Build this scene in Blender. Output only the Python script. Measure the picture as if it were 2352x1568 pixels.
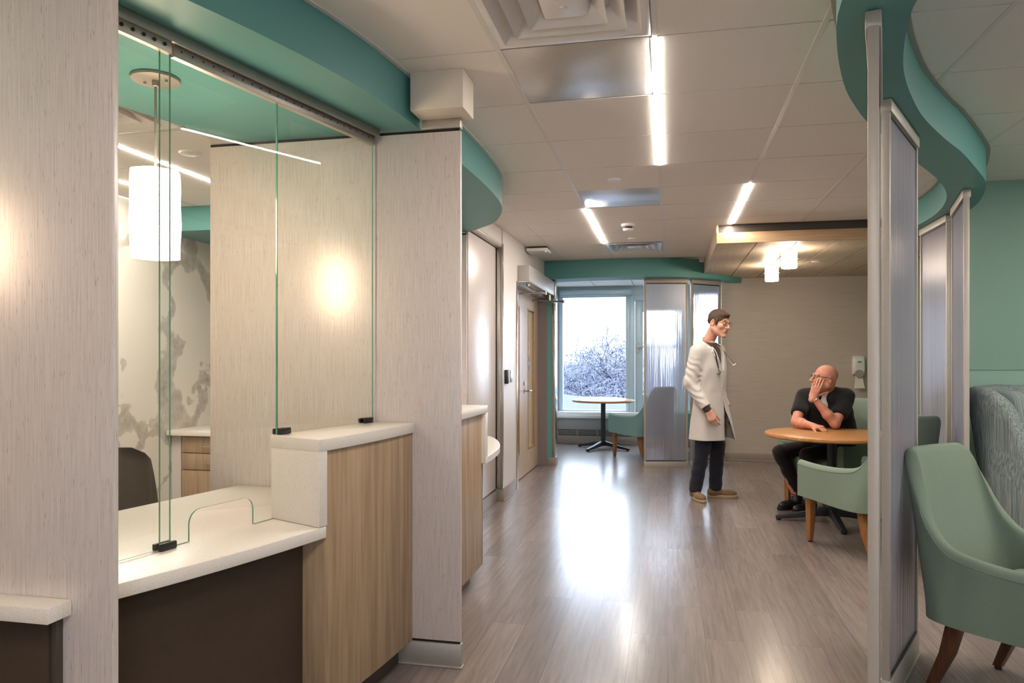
import bpy, bmesh, math, random
import numpy as np
from mathutils import Vector, Matrix

S = bpy.context.scene
for o in list(bpy.data.objects):
    bpy.data.objects.remove(o)
C = S.collection
PI = math.pi

# ------------------------------------------------------------------ camera
YAW = math.atan(358 / 1668.0)
cam_d = bpy.data.cameras.new('camera')
cam = bpy.data.objects.new('camera', cam_d)
C.objects.link(cam)
cam.location = (0, 0, 1.37)
cam.rotation_euler = (PI / 2, 0, YAW)
cam_d.sensor_width = 36.0
cam_d.lens = 1668 / 2352 * 36
cam_d.shift_y = 37 / 2352
cam_d.clip_start = 0.02
cam_d.clip_end = 400
S.camera = cam

# ------------------------------------------------------------------ world, exposure
W = bpy.data.worlds.new('overcast_sky')
S.world = W
W.use_nodes = True
bg = W.node_tree.nodes['Background']
bg.inputs[0].default_value = (0.70, 0.82, 1.0, 1)
bg.inputs[1].default_value = 7.5
S.view_settings.view_transform = 'Standard'
S.view_settings.look = 'None'
S.view_settings.exposure = 0.70
S.view_settings.gamma = 1.0
S.view_settings.use_curve_mapping = False
cy = S.cycles
cy.max_bounces = 9
cy.diffuse_bounces = 4
cy.glossy_bounces = 4
cy.transmission_bounces = 6
cy.transparent_max_bounces = 12
cy.caustics_reflective = False
cy.caustics_refractive = False
cy.sample_clamp_indirect = 6.0
cy.use_denoising = True
cy.use_adaptive_sampling = True
cy.adaptive_threshold = 0.02
LIN_COL = (1.0, 0.91, 0.82)      # ceiling line lamps
LIN_POW = 165.0
PEND_COL = (1.0, 0.78, 0.54)
PEND_POW = 18.0

# ------------------------------------------------------------------ node materials
def lin(r, g, b):
    f = lambda v: (v / 255 / 12.92) if v <= 10 else ((v / 255 + 0.055) / 1.055) ** 2.4
    return (f(r), f(g), f(b), 1)

class NT:
    def __init__(s, name):
        s.m = bpy.data.materials.new(name)
        s.m.use_nodes = True
        s.t = s.m.node_tree
        s.n = s.t.nodes
        s.b = s.n['Principled BSDF']
        s.out = s.n['Material Output']
    def add(s, typ, **kw):
        nd = s.n.new(typ)
        for k, v in kw.items():
            if k in nd.inputs.keys():
                nd.inputs[k].default_value = v
            else:
                setattr(nd, k, v)
        return nd
    def link(s, a, b):
        s.t.links.new(a, b)
    def coord(s, scale=(1, 1, 1), rot=(0, 0, 0)):
        tc = s.add('ShaderNodeTexCoord')
        mp = s.add('ShaderNodeMapping')
        mp.inputs['Scale'].default_value = scale
        mp.inputs['Rotation'].default_value = rot
        s.link(tc.outputs['Object'], mp.inputs[0])
        return mp.outputs[0]
    def noise(s, vec, scale=5, detail=4, rough=0.55):
        nz = s.add('ShaderNodeTexNoise')
        nz.inputs['Scale'].default_value = scale
        nz.inputs['Detail'].default_value = detail
        nz.inputs['Roughness'].default_value = rough
        s.link(vec, nz.inputs['Vector'])
        return nz.outputs[0]
    def ramp(s, fac, stops):
        r = s.add('ShaderNodeValToRGB')
        e = r.color_ramp.elements
        while len(e) < len(stops):
            e.new(0.5)
        for i, (p, c) in enumerate(stops):
            e[i].position = p
            e[i].color = c if len(c) == 4 else (*c, 1)
        s.link(fac, r.inputs[0])
        return r.outputs[0]
    def bump(s, h, strength=0.1, dist=0.01):
        b = s.add('ShaderNodeBump')
        b.inputs['Strength'].default_value = strength
        b.inputs['Distance'].default_value = dist
        s.link(h, b.inputs['Height'])
        s.link(b.outputs[0], s.b.inputs['Normal'])
        return b
    def mix(s, fac, a, b, mode='MIX'):
        m = s.add('ShaderNodeMix', data_type='RGBA', blend_type=mode)
        for sock, v in ((m.inputs[0], fac), (m.inputs[6], a), (m.inputs[7], b)):
            if hasattr(v, 'is_linked') or hasattr(v, 'links'):
                s.link(v, sock)
            else:
                sock.default_value = v
        return m.outputs[2]

def setp(b, col=None, rough=None, metal=None, spec=None):
    if col is not None: b.inputs['Base Color'].default_value = col
    if rough is not None: b.inputs['Roughness'].default_value = rough
    if metal is not None: b.inputs['Metallic'].default_value = metal
    if spec is not None: b.inputs['Specular IOR Level'].default_value = spec

def plain(name, col, rough=0.5, metal=0.0, spec=0.5, var=0.06, nscale=30, bump=0.0):
    k = NT(name)
    v = k.coord()
    n = k.noise(v, nscale, 3)
    d = tuple(max(0, c * (1 - var)) for c in col[:3])
    l = tuple(min(1, c * (1 + var)) for c in col[:3])
    k.link(k.ramp(n, [(0.3, d), (0.7, l)]), k.b.inputs['Base Color'])
    setp(k.b, None, rough, metal, spec)
    if bump:
        k.bump(n, bump, 0.002)
    return k.m

def grain(name, cols, scale=(30, 30, 1.2), rough=0.45, spec=0.4, metal=0.0, bump=0.05, nscale=3.0, rot=(0, 0, 0)):
    k = NT(name)
    v = k.coord(scale, rot)
    n1 = k.noise(v, nscale, 6, 0.62)
    n = len(cols)
    k.link(k.ramp(n1, [(0.28 + 0.44 * i / (n - 1), c) for i, c in enumerate(cols)]), k.b.inputs['Base Color'])
    setp(k.b, None, rough, metal, spec)
    k.bump(n1, bump, 0.002)
    return k.m

def emis(name, col, power):
    k = NT(name)
    k.b.inputs['Base Color'].default_value = (*col, 1)
    k.b.inputs['Emission Color'].default_value = (*col, 1)
    k.b.inputs['Emission Strength'].default_value = power
    return k.m

def fabric(name, a, b, scale=420, rough=0.9, bump=0.25):
    k = NT(name)
    v = k.coord()
    n = k.noise(v, scale, 2)
    n2 = k.noise(v, 60, 4)
    k.link(k.mix(k.ramp(n2, [(0.3, (0, 0, 0)), (0.7, (1, 1, 1))]), k.ramp(n, [(0.35, a), (0.65, b)]), tuple((x + y) / 2 for x, y in zip(a, b)), 'MIX'), k.b.inputs['Base Color'])
    setp(k.b, None, rough, 0, 0.15)
    k.b.inputs['Sheen Weight'].default_value = 0.15
    k.bump(n, bump, 0.0015)
    return k.m

def streak_panel():
    # pale metallic laminate with fine vertical dark flecks
    k = NT('streaked_laminate')
    v = k.coord((150, 150, 3.5))
    n = k.noise(v, 1.6, 5, 0.6)
    v2 = k.coord((420, 420, 26))
    n2 = k.noise(v2, 1.0, 2, 0.5)
    base = k.ramp(n, [(0.25, lin(196, 184, 179)), (0.5, lin(217, 206, 201)), (0.75, lin(228, 219, 215))])
    fleck = k.ramp(n2, [(0.27, (0.45, 0.38, 0.31, 1)), (0.36, (1, 1, 1, 1))])
    k.link(k.mix(1.0, base, fleck, 'MULTIPLY'), k.b.inputs['Base Color'])
    setp(k.b, None, 0.33, 0.18, 0.6)
    k.b.inputs['Anisotropic'].default_value = 0.0
    k.bump(n, 0.06, 0.001)
    return k.m

def plank_floor():
    k = NT('grey_oak_planks')
    tc = k.add('ShaderNodeTexCoord')
    mp = k.add('ShaderNodeMapping')
    mp.inputs['Rotation'].default_value = (0, 0, PI / 2)
    k.link(tc.outputs['Object'], mp.inputs[0])
    br = k.add('ShaderNodeTexBrick', offset=0.37, offset_frequency=2)
    br.inputs['Color1'].default_value = (0, 0, 0, 1)
    br.inputs['Color2'].default_value = (1, 1, 1, 1)
    br.inputs['Mortar'].default_value = (0.5, 0.5, 0.5, 1)
    br.inputs['Scale'].default_value = 1.0
    br.inputs['Mortar Size'].default_value = 0.0014
    br.inputs['Mortar Smooth'].default_value = 0.3
    br.inputs['Bias'].default_value = 0.0
    br.inputs['Brick Width'].default_value = 1.22
    br.inputs['Row Height'].default_value = 0.178
    k.link(mp.outputs[0], br.inputs['Vector'])
    # grain offset per plank
    mp2 = k.add('ShaderNodeMapping')
    mp2.inputs['Scale'].default_value = (30, 1.7, 1)
    mp2.inputs['Rotation'].default_value = (0, 0, PI / 2)
    k.link(tc.outputs['Object'], mp2.inputs[0])
    off = k.add('ShaderNodeVectorMath', operation='MULTIPLY_ADD')
    k.link(br.outputs['Color'], off.inputs[0])
    off.inputs[1].default_value = (9.0, 5.0, 3.0)
    k.link(mp2.outputs[0], off.inputs[2])
    nz = k.add('ShaderNodeTexNoise')
    nz.inputs['Scale'].default_value = 1.7
    nz.inputs['Detail'].default_value = 8
    nz.inputs['Roughness'].default_value = 0.62
    nz.inputs['Distortion'].default_value = 0.5
    k.link(off.outputs[0], nz.inputs['Vector'])
    g = k.ramp(nz.outputs[0], [(0.22, lin(104, 93, 88)), (0.5, lin(131, 119, 113)), (0.78, lin(150, 138, 131))])
    tint = k.ramp(br.outputs['Color'], [(0.0, (0.80, 0.79, 0.80, 1)), (1.0, (1.08, 1.07, 1.05, 1))])
    c1 = k.mix(1.0, g, tint, 'MULTIPLY')
    c2 = k.mix(br.outputs['Fac'], c1, (0.10, 0.085, 0.075, 1))
    k.link(c2, k.b.inputs['Base Color'])
    r = k.ramp(nz.outputs[0], [(0.2, (0.25, 0.25, 0.25)), (0.8, (0.18, 0.18, 0.18))])
    k.link(r, k.b.inputs['Roughness'])
    setp(k.b, spec=0.5)
    k.b.inputs['Coat Weight'].default_value = 0.35
    k.b.inputs['Coat Roughness'].default_value = 0.38
    iv = k.add('ShaderNodeMath', operation='MULTIPLY_ADD')
    k.link(br.outputs['Fac'], iv.inputs[0])
    iv.inputs[1].default_value = -3.0
    k.link(nz.outputs[0], iv.inputs[2])
    k.bump(iv.outputs[0], 0.10, 0.0015)
    return k.m

def marble():
    k = NT('veined_white_quartz')
    v = k.coord((1, 1, 1))
    warp = k.add('ShaderNodeTexNoise')
    warp.inputs['Scale'].default_value = 1.6
    warp.inputs['Detail'].default_value = 5
    k.link(v, warp.inputs['Vector'])
    ad = k.add('ShaderNodeVectorMath', operation='MULTIPLY_ADD')
    k.link(warp.outputs['Color'], ad.inputs[0])
    ad.inputs[1].default_value = (0.9, 0.9, 0.9)
    k.link(v, ad.inputs[2])
    vo = k.add('ShaderNodeTexVoronoi', feature='DISTANCE_TO_EDGE')
    vo.inputs['Scale'].default_value = 0.85
    k.link(ad.outputs[0], vo.inputs['Vector'])
    thick = k.noise(v, 2.1, 3)
    wd = k.add('ShaderNodeMath', operation='DIVIDE')
    k.link(vo.outputs['Distance'], wd.inputs[0])
    pw = k.add('ShaderNodeMath', operation='MULTIPLY_ADD')
    k.link(thick, pw.inputs[0]); pw.inputs[1].default_value = 1.7; pw.inputs[2].default_value = -0.58
    mx = k.add('ShaderNodeMath', operation='MAXIMUM')
    k.link(pw.outputs[0], mx.inputs[0]); mx.inputs[1].default_value = 0.04
    k.link(mx.outputs[0], wd.inputs[1])
    fine = k.noise(v, 14, 6, 0.7)
    dk = k.ramp(fine, [(0.3, lin(172, 160, 146)), (0.7, lin(212, 202, 188))])
    fac = k.ramp(wd.outputs[0], [(0.0, (1, 1, 1)), (0.13, (0.75, 0.75, 0.75)), (0.17, (0, 0, 0))])
    k.link(k.mix(fac, lin(238, 228, 214), dk), k.b.inputs['Base Color'])
    setp(k.b, None, 0.25, 0, 0.5)
    return k.m

def stone_top():
    k = NT('speckled_solid_surface')
    v = k.coord()
    n = k.noise(v, 260, 2)
    k.link(k.ramp(n, [(0.30, lin(214, 204, 193)), (0.42, lin(228, 220, 211)), (0.7, lin(234, 227, 219))]), k.b.inputs['Base Color'])
    setp(k.b, None, 0.28, 0, 0.5)
    return k.m

def pane(name, tint=(0.965, 0.985, 0.975), refl=1.0):
    k = NT(name)
    tr = k.add('ShaderNodeBsdfTransparent')
    tr.inputs[0].default_value = (*tint, 1)
    gl = k.add('ShaderNodeBsdfGlossy')
    gl.inputs['Roughness'].default_value = 0.0
    fr = k.add('ShaderNodeFresnel')
    fr.inputs['IOR'].default_value = 1.5
    ge = k.add('ShaderNodeNewGeometry')
    inv = k.add('ShaderNodeMath', operation='SUBTRACT')
    inv.inputs[0].default_value = 1.0
    k.link(ge.outputs['Backfacing'], inv.inputs[1])
    mu = k.add('ShaderNodeMath', operation='MULTIPLY')
    k.link(fr.outputs[0], mu.inputs[0]); k.link(inv.outputs[0], mu.inputs[1])
    mu2 = k.add('ShaderNodeMath', operation='MULTIPLY')
    k.link(mu.outputs[0], mu2.inputs[0]); mu2.inputs[1].default_value = 1.1 * refl
    mu2.use_clamp = True
    ms = k.add('ShaderNodeMixShader')
    k.link(mu2.outputs[0], ms.inputs[0]); k.link(tr.outputs[0], ms.inputs[1]); k.link(gl.outputs[0], ms.inputs[2])
    k.link(ms.outputs[0], k.out.inputs['Surface'])
    k.n.remove(k.b)
    return k.m

def poly_sheet():
    # ribbed translucent sheet: light is spread sideways by fine vertical flutes
    k = NT('fluted_translucent_sheet')
    tc = k.add('ShaderNodeTexCoord')
    mp = k.add('ShaderNodeMapping')
    mp.inputs['Scale'].default_value = (1, 1, 0.02)
    k.link(tc.outputs['Object'], mp.inputs[0])
    n1 = k.noise(mp.outputs[0], 55, 2)
    n2 = k.noise(mp.outputs[0], 14, 2)
    rf = k.add('ShaderNodeBsdfRefraction')
    rf.inputs['Color'].default_value = (0.97, 0.98, 1.0, 1)
    rf.inputs['Roughness'].default_value = 0.26
    rf.inputs['IOR'].default_value = 1.12
    bp = k.add('ShaderNodeBump')
    bp.inputs['Strength'].default_value = 1.0
    bp.inputs['Distance'].default_value = 0.012
    k.link(n1, bp.inputs['Height'])
    k.link(bp.outputs[0], rf.inputs['Normal'])
    tl = k.add('ShaderNodeBsdfTranslucent')
    tl.inputs['Color'].default_value = (0.86, 0.89, 1.0, 1)
    df = k.add('ShaderNodeBsdfDiffuse')
    k.link(k.ramp(n2, [(0.3, (0.66, 0.65, 0.88)), (0.7, (0.78, 0.78, 0.99))]), df.inputs['Color'])
    gl = k.add('ShaderNodeBsdfGlossy')
    gl.inputs['Roughness'].default_value = 0.28
    gl.inputs['Color'].default_value = (0.95, 0.93, 0.97, 1)
    def mix(f, a, b):
        m = k.add('ShaderNodeMixShader'); m.inputs[0].default_value = f
        k.link(a, m.inputs[1]); k.link(b, m.inputs[2]); return m.outputs[0]
    a = mix(0.36, rf.outputs[0], tl.outputs[0])
    b = mix(0.25, a, df.outputs[0])
    c = mix(0.13, b, gl.outputs[0])
    r2 = k.add('ShaderNodeBsdfRefraction')
    r2.inputs['Color'].default_value = (1, 1, 1, 1); r2.inputs['Roughness'].default_value = 0.25; r2.inputs['IOR'].default_value = 1.12
    ge = k.add('ShaderNodeNewGeometry')
    mb = k.add('ShaderNodeMixShader')
    k.link(ge.outputs['Backfacing'], mb.inputs[0]); k.link(c, mb.inputs[1]); k.link(r2.outputs[0], mb.inputs[2])
    k.link(mb.outputs[0], k.out.inputs['Surface'])
    k.n.remove(k.b)
    return k.m

def striped_fabric(name='striped_upholstery', sc=(120, 120, 0.8)):
    k = NT(name)
    v = k.coord(sc)
    n = k.noise(v, 1.6, 3, 0.6)
    v2 = k.coord((300, 300, 300))
    n2 = k.noise(v2, 1.0, 1)
    c = k.ramp(n, [(0.30, lin(84, 100, 104)), (0.44, lin(116, 130, 132)), (0.55, lin(142, 152, 150)), (0.64, lin(168, 171, 165)), (0.72, lin(102, 118, 121))])
    k.link(k.mix(0.35, c, k.ramp(n2, [(0.3, (0.3, 0.3, 0.3)), (0.7, (1, 1, 1))]), 'MULTIPLY'), k.b.inputs['Base Color'])
    setp(k.b, None, 0.9, 0, 0.15)
    k.bump(n2, 0.3, 0.002)
    return k.m

def snow_bark():
    # dark bark with snow lying on the upper side of every limb
    k = NT('snow_laden_bark')
    ge = k.add('ShaderNodeNewGeometry')
    sx = k.add('ShaderNodeSeparateXYZ')
    k.link(ge.outputs['Normal'], sx.inputs[0])
    f = k.ramp(sx.outputs[2], [(0.05, (0, 0, 0)), (0.45, (1, 1, 1))])
    k.link(k.mix(f, (0.020, 0.021, 0.034, 1), (0.185, 0.195, 0.25, 1)), k.b.inputs['Base Color'])
    setp(k.b, None, 0.9, 0, 0.1)
    return k.m

def wallpaper():
    k = NT('horizontal_weave_wallcovering')
    v = k.coord((2.0, 2.0, 160))
    n = k.noise(v, 1.5, 4)
    k.link(k.ramp(n, [(0.3, lin(186, 173, 161)), (0.7, lin(202, 191, 179))]), k.b.inputs['Base Color'])
    setp(k.b, None, 0.7, 0, 0.3)
    k.bump(n, 0.15, 0.002)
    return k.m

def ceil_tile():
    k = NT('ceiling_tile')
    v = k.coord()
    n = k.noise(v, 220, 2)
    k.link(k.ramp(n, [(0.3, lin(236, 229, 221)), (0.7, lin(243, 237, 230))]), k.b.inputs['Base Color'])
    setp(k.b, None, 0.75, 0, 0.25)
    k.bump(n, 0.12, 0.001)
    return k.m

MT = dict(
    floor=plank_floor(), tile=ceil_tile(), streak=streak_panel(), marble=marble(), stone=stone_top(), paper=wallpaper(),
    teal=plain('teal_paint', lin(92, 150, 146), 0.45, 0, 0.4, 0.02, 200, 0.03),
    green=plain('seafoam_wall_paint', lin(134, 165, 149), 0.5, 0, 0.35, 0.02, 200, 0.03),
    green2=plain('pale_seafoam_paint', lin(148, 180, 164), 0.5, 0, 0.35, 0.02, 200, 0.03),
    cream=plain('warm_white_paint', lin(222, 211, 196), 0.55, 0, 0.3, 0.02, 150),
    wallw=plain('pale_greige_paint', lin(206, 198, 192), 0.45, 0, 0.4, 0.03, 90),
    mauve=plain('mauve_grey_laminate', lin(128, 116, 114), 0.45, 0, 0.4, 0.04, 60),
    tbar=plain('ceiling_grid_metal', lin(226, 220, 214), 0.35, 0, 0.5, 0.02),
    dark=plain('dark_brown_laminate', lin(66, 53, 43), 0.55, 0, 0.3, 0.05, 40),
    bronze=plain('dark_bronze_paint', lin(74, 64, 56), 0.4, 0.2, 0.5, 0.04),
    alu=plain('brushed_aluminium', lin(176, 168, 160), 0.46, 0.65, 0.5, 0.03, 60),
    champ=plain('champagne_aluminium', lin(180, 172, 163), 0.45, 0.25, 0.5, 0.02, 60),
    steel=plain('polished_steel', lin(190, 186, 180), 0.18, 1.0, 0.5, 0.03),
    base=plain('grey_rubber_base', lin(150, 138, 128), 0.4, 0, 0.45, 0.04, 40),
    black=plain('black_plastic', lin(26, 25, 26), 0.35, 0, 0.5, 0.08),
    blackm=plain('black_powder_coat', lin(30, 31, 36), 0.42, 0.1, 0.5, 0.08),
    oak=grain('pale_oak_laminate', [lin(138, 113, 86), lin(168, 142, 113), lin(186, 160, 131)], (16, 16, 0.7), 0.42, 0.4, 0, 0.04, 2.2),
    oakd=grain('pale_ash_door', [lin(176, 150, 128), lin(196, 172, 150), lin(208, 186, 164)], (14, 14, 0.6), 0.40, 0.4, 0, 0.03, 2.2),
    table=grain('honey_oak_veneer', [lin(150, 98, 54), lin(182, 126, 76), lin(198, 144, 92)], (3, 22, 22), 0.32, 0.5, 0, 0.03, 2.0),
    leg=grain('honey_wood_leg', [lin(120, 78, 44), lin(156, 106, 62), lin(172, 122, 74)], (40, 40, 3), 0.40, 0.4, 0, 0.03, 2.0),
    legd=grain('walnut_leg', [lin(74, 44, 28), lin(98, 60, 38), lin(116, 74, 48)], (40, 40, 3), 0.38, 0.4, 0, 0.03, 2.0),
    woodc=grain('wood_ceiling_plank', [lin(190, 168, 144), lin(204, 184, 160), lin(212, 194, 170)], (26, 1.2, 26), 0.5, 0.35, 0, 0.02, 2.0),
    woodf=grain('oak_fascia', [lin(158, 124, 88), lin(178, 145, 108), lin(190, 159, 124)], (1.2, 1.2, 60), 0.38, 0.4, 0, 0.02, 2.0),
    sage=fabric('sage_upholstery', lin(114, 130, 116), lin(133, 149, 133)),
    aqua=fabric('sage_upholstery_daylit_tint', lin(118, 152, 146), lin(138, 170, 164)),  # same sage cloth with the window daylight put into its colour
    stripe=striped_fabric(), stripec=striped_fabric('striped_cushion_cover', (130, 1.2, 1.2)),
    glass=pane('clear_glass'), win=pane('window_glass', (0.96, 0.98, 0.99)),
    edge=plain('green_glass_edge', lin(96, 150, 128), 0.1, 0, 0.8, 0.2, 8),
    sheet=poly_sheet(),
    white=plain('white_plastic', lin(236, 234, 230), 0.35, 0, 0.5, 0.02),
    whitem=plain('white_enamel', lin(232, 228, 224), 0.25, 0, 0.6, 0.02),
    frame=plain('pale_blue_grey_frame', lin(176, 194, 200), 0.4, 0.1, 0.5, 0.03),
    grey=plain('grey_metal_panel', lin(190, 184, 178), 0.25, 0.35, 0.5, 0.03, 60),
    satin=plain('satin_metal_panel', lin(226, 226, 228), 0.30, 0.9, 0.5, 0.03, 60),
    greyp=plain('grey_plastic_casing', lin(168, 162, 156), 0.4, 0.2, 0.5, 0.02),
    lamp=emis('lit_line_lamp', LIN_COL, LIN_POW),
    pend=emis('lit_pendant_shade', PEND_COL, PEND_POW),
    cyl=emis('lit_glass_cylinder', (1.0, 0.84, 0.66), 26.0),
    led=emis('green_led', (0.1, 1.0, 0.5), 3.0),
    frost=plain('frosted_door_glass', lin(196, 190, 172), 0.25, 0, 0.5, 0.02),
    stop=plain('wood_glazing_stop', lin(172, 132, 88), 0.45, 0, 0.4, 0.08, 20),
    snow=plain('fresh_snow', (0.062, 0.065, 0.080, 1), 0.85, 0, 0.1, 0.05, 2),
    bark=snow_bark(),
    siding=plain('grey_house_siding', (0.035, 0.042, 0.058, 1), 0.7, 0, 0.3, 0.05, 3),
    hwin=plain('dark_house_window', (0.03, 0.04, 0.06, 1), 0.2, 0, 0.5, 0.05),
    yellow=plain('yellow_sticker', lin(222, 176, 40), 0.5, 0, 0.4, 0.02),
    blue=plain('blue_sticker', lin(52, 110, 160), 0.5, 0, 0.4, 0.02),
    paperw=plain('white_paper', lin(232, 226, 218), 0.8, 0, 0.2, 0.02),
)

# ------------------------------------------------------------------ mesh helpers
class M:
    def __init__(s):
        s.v, s.f, s.mi, s.sm = [], [], [], []
    def add(s, vs, fs, mi=0):
        b = len(s.v)
        s.v += [tuple(map(float, p)) for p in vs]
        for f in fs:
            s.f.append(tuple(i + b for i in f)); s.mi.append(mi)
        return s
    def box(s, x0, x1, y0, y1, z0, z1, mi=0):
        vs = [(x, y, z) for z in (z0, z1) for y in (y0, y1) for x in (x0, x1)]
        return s.add(vs, [(0, 2, 3, 1), (4, 5, 7, 6), (0, 1, 5, 4), (2, 6, 7, 3), (0, 4, 6, 2), (1, 3, 7, 5)], mi)
    def obox(s, p0, p1, w, z0, z1, mi=0, off=0.0):
        """a bar along the plan segment p0-p1, width w, between z0 and z1"""
        a, b = Vector((p0[0], p0[1])), Vector((p1[0], p1[1]))
        d = (b - a).normalized(); n = Vector((-d.y, d.x))
        q = [a + n * (off - w / 2), b + n * (off - w / 2), b + n * (off + w / 2), a + n * (off + w / 2)]
        return s.prism([(p.x, p.y) for p in q], z0, z1, mi)
    def prism(s, poly, z0, z1, mi=0):
        n = len(poly)
        area = sum(poly[i][0] * poly[(i + 1) % n][1] - poly[(i + 1) % n][0] * poly[i][1] for i in range(n))
        if area < 0: poly = poly[::-1]
        vs = [(x, y, z0) for x, y in poly] + [(x, y, z1) for x, y in poly]
        fs = [tuple(range(n - 1, -1, -1)), tuple(range(n, 2 * n))] + [(i, (i + 1) % n, (i + 1) % n + n, i + n) for i in range(n)]
        return s.add(vs, fs, mi)
    def band(s, L, R, z0, z1, mi=0):
        """closed strip between two plan polylines of equal length"""
        n = len(L)
        vs = []
        for z in (z0, z1):
            vs += [(p[0], p[1], z) for p in L] + [(p[0], p[1], z) for p in R]
        fs = []
        for i in range(n - 1):
            a, b, c, d = i, i + 1, n + i + 1, n + i
            fs += [(a, b, c, d), (a + 2 * n, d + 2 * n, c + 2 * n, b + 2 * n), (a, a + 2 * n, b + 2 * n, b), (d, c, c + 2 * n, d + 2 * n)]
        fs += [(0, n, 3 * n, 2 * n), (n - 1, 3 * n - 1, 4 * n - 1, 2 * n - 1)]
        return s.add(vs, fs, mi)
    def tube(s, pts, rad, n=10, cap=True, mi=0):
        pts = [Vector(p) for p in pts]
        k = len(pts)
        rad = rad if isinstance(rad, (list, tuple)) else [rad] * k
        vs = []
        t = (pts[1] - pts[0]).normalized()
        u = t.orthogonal().normalized()
        for i, p in enumerate(pts):
            t2 = (pts[min(i + 1, k - 1)] - pts[max(i - 1, 0)]).normalized()
            u = (u - t2 * u.dot(t2))
            u = u.normalized() if u.length > 1e-6 else t2.orthogonal().normalized()
            w = t2.cross(u)
            for j in range(n):
                a = 2 * PI * j / n
                vs.append(p + (u * math.cos(a) + w * math.sin(a)) * rad[i])
        fs = [(i * n + j, i * n + (j + 1) % n, (i + 1) * n + (j + 1) % n, (i + 1) * n + j) for i in range(k - 1) for j in range(n)]
        if cap:
            fs += [tuple(range(n - 1, -1, -1)), tuple(range((k - 1) * n, k * n))]
        return s.add(vs, fs, mi)
    def lathe(s, prof, c=(0, 0, 0), n=40, mi=0):
        """prof: (radius, z) pairs from bottom to top"""
        vs = [(c[0] + r * math.cos(2 * PI * j / n), c[1] + r * math.sin(2 * PI * j / n), c[2] + z) for r, z in prof for j in range(n)]
        k = len(prof)
        fs = [(i * n + j, i * n + (j + 1) % n, (i + 1) * n + (j + 1) % n, (i + 1) * n + j) for i in range(k - 1) for j in range(n)]
        fs += [tuple(range(n - 1, -1, -1)), tuple(range((k - 1) * n, k * n))]
        return s.add(vs, fs, mi)
    def loft(s, rings, cap=True, mi=0):
        n = len(rings[0]); k = len(rings)
        vs = [p for r in rings for p in r]
        fs = [(i * n + j, i * n + (j + 1) % n, (i + 1) * n + (j + 1) % n, (i + 1) * n + j) for i in range(k - 1) for j in range(n)]
        if cap:
            fs += [tuple(range(n - 1, -1, -1)), tuple(range((k - 1) * n, k * n))]
        return s.add(vs, fs, mi)
    def build(s, name, mats, parent=None, bevel=0.0, smooth=True, ang=35, seg=2, subd=0, local=True):
        mats = mats if isinstance(mats, (list, tuple)) else [mats]
        off = Vector((0, 0, 0))
        if parent is not None and not local:
            off = parent.matrix_world.translation if parent.parent is None else Vector((0, 0, 0))
            off = ROOT[parent.name] if parent.name in ROOT else off
        me = bpy.data.meshes.new(name)
        me.from_pydata([(x - off[0], y - off[1], z - off[2]) for x, y, z in s.v], [], s.f)
        for m in mats: me.materials.append(m)
        me.polygons.foreach_set('material_index', s.mi)
        bm = bmesh.new(); bm.from_mesh(me)
        bmesh.ops.recalc_face_normals(bm, faces=bm.faces)
        if bevel > 0:
            ed = [e for e in bm.edges if len(e.link_faces) == 2 and e.calc_face_angle(0) > math.radians(30)]
            bmesh.ops.bevel(bm, geom=ed, offset=bevel, segments=seg, profile=0.5, affect='EDGES', clamp_overlap=True)
        bm.to_mesh(me); bm.free()
        if smooth:
            me.polygons.foreach_set('use_smooth', [True] * len(me.polygons))
            me.set_sharp_from_angle(angle=math.radians(ang))
        o = bpy.data.objects.new(name, me)
        C.objects.link(o)
        if parent is not None:
            o.parent = parent
            ROOT[o.name] = ROOT.get(parent.name, Vector((0, 0, 0)))
        if subd:
            md = o.modifiers.new('sub', 'SUBSURF'); md.levels = subd; md.render_levels = subd
        return o

ROOT = {}
def thing(name, label, cat, loc=(0, 0, 0), rotz=0.0, group=None):
    o = bpy.data.objects.new(name, None)
    C.objects.link(o)
    o.empty_display_size = 0.1
    o.location = loc; o.rotation_euler = (0, 0, rotz)
    o['label'] = label; o['category'] = cat
    if group: o['group'] = group
    ROOT[o.name] = Vector(loc)
    return o
def tag(o, label, cat, group=None, kind=None):
    o['label'] = label; o['category'] = cat
    if group: o['group'] = group
    if kind: o['kind'] = kind
    return o
def struct(o, label=None):
    o['kind'] = 'structure'
    if label: o['label'] = label
    return o
def copy_tree(o, parent=None):
    c = o.copy(); C.objects.link(c)
    if parent is not None: c.parent = parent
    for ch in list(o.children): copy_tree(ch, c)
    return c
def relabel(o, label, group=None):
    o['label'] = label
    if group: o['group'] = group
    return o
def spline(pts, n=8):
    """Catmull-Rom through plan or space points"""
    P = [Vector(p) for p in pts]
    P = [2 * P[0] - P[1]] + P + [2 * P[-1] - P[-2]]
    out = []
    for i in range(1, len(P) - 2):
        for k in range(n):
            t = k / n
            a, b, c, d = P[i - 1], P[i], P[i + 1], P[i + 2]
            out.append(0.5 * ((2 * b) + (c - a) * t + (2 * a - 5 * b + 4 * c - d) * t * t + (3 * b - a - 3 * c + d) * t ** 3))
    out.append(P[-2])
    return out
def resample(pts, n):
    pts = [Vector(p) for p in pts]
    L = [0]
    for a, b in zip(pts, pts[1:]): L.append(L[-1] + (b - a).length)
    out = []
    for k in range(n):
        t = L[-1] * k / (n - 1)
        i = max(0, min(len(pts) - 2, next((j for j in range(len(L) - 1) if L[j + 1] >= t), len(pts) - 2)))
        u = (t - L[i]) / max(1e-9, L[i + 1] - L[i])
        out.append(pts[i].lerp(pts[i + 1], u))
    return out
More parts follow.
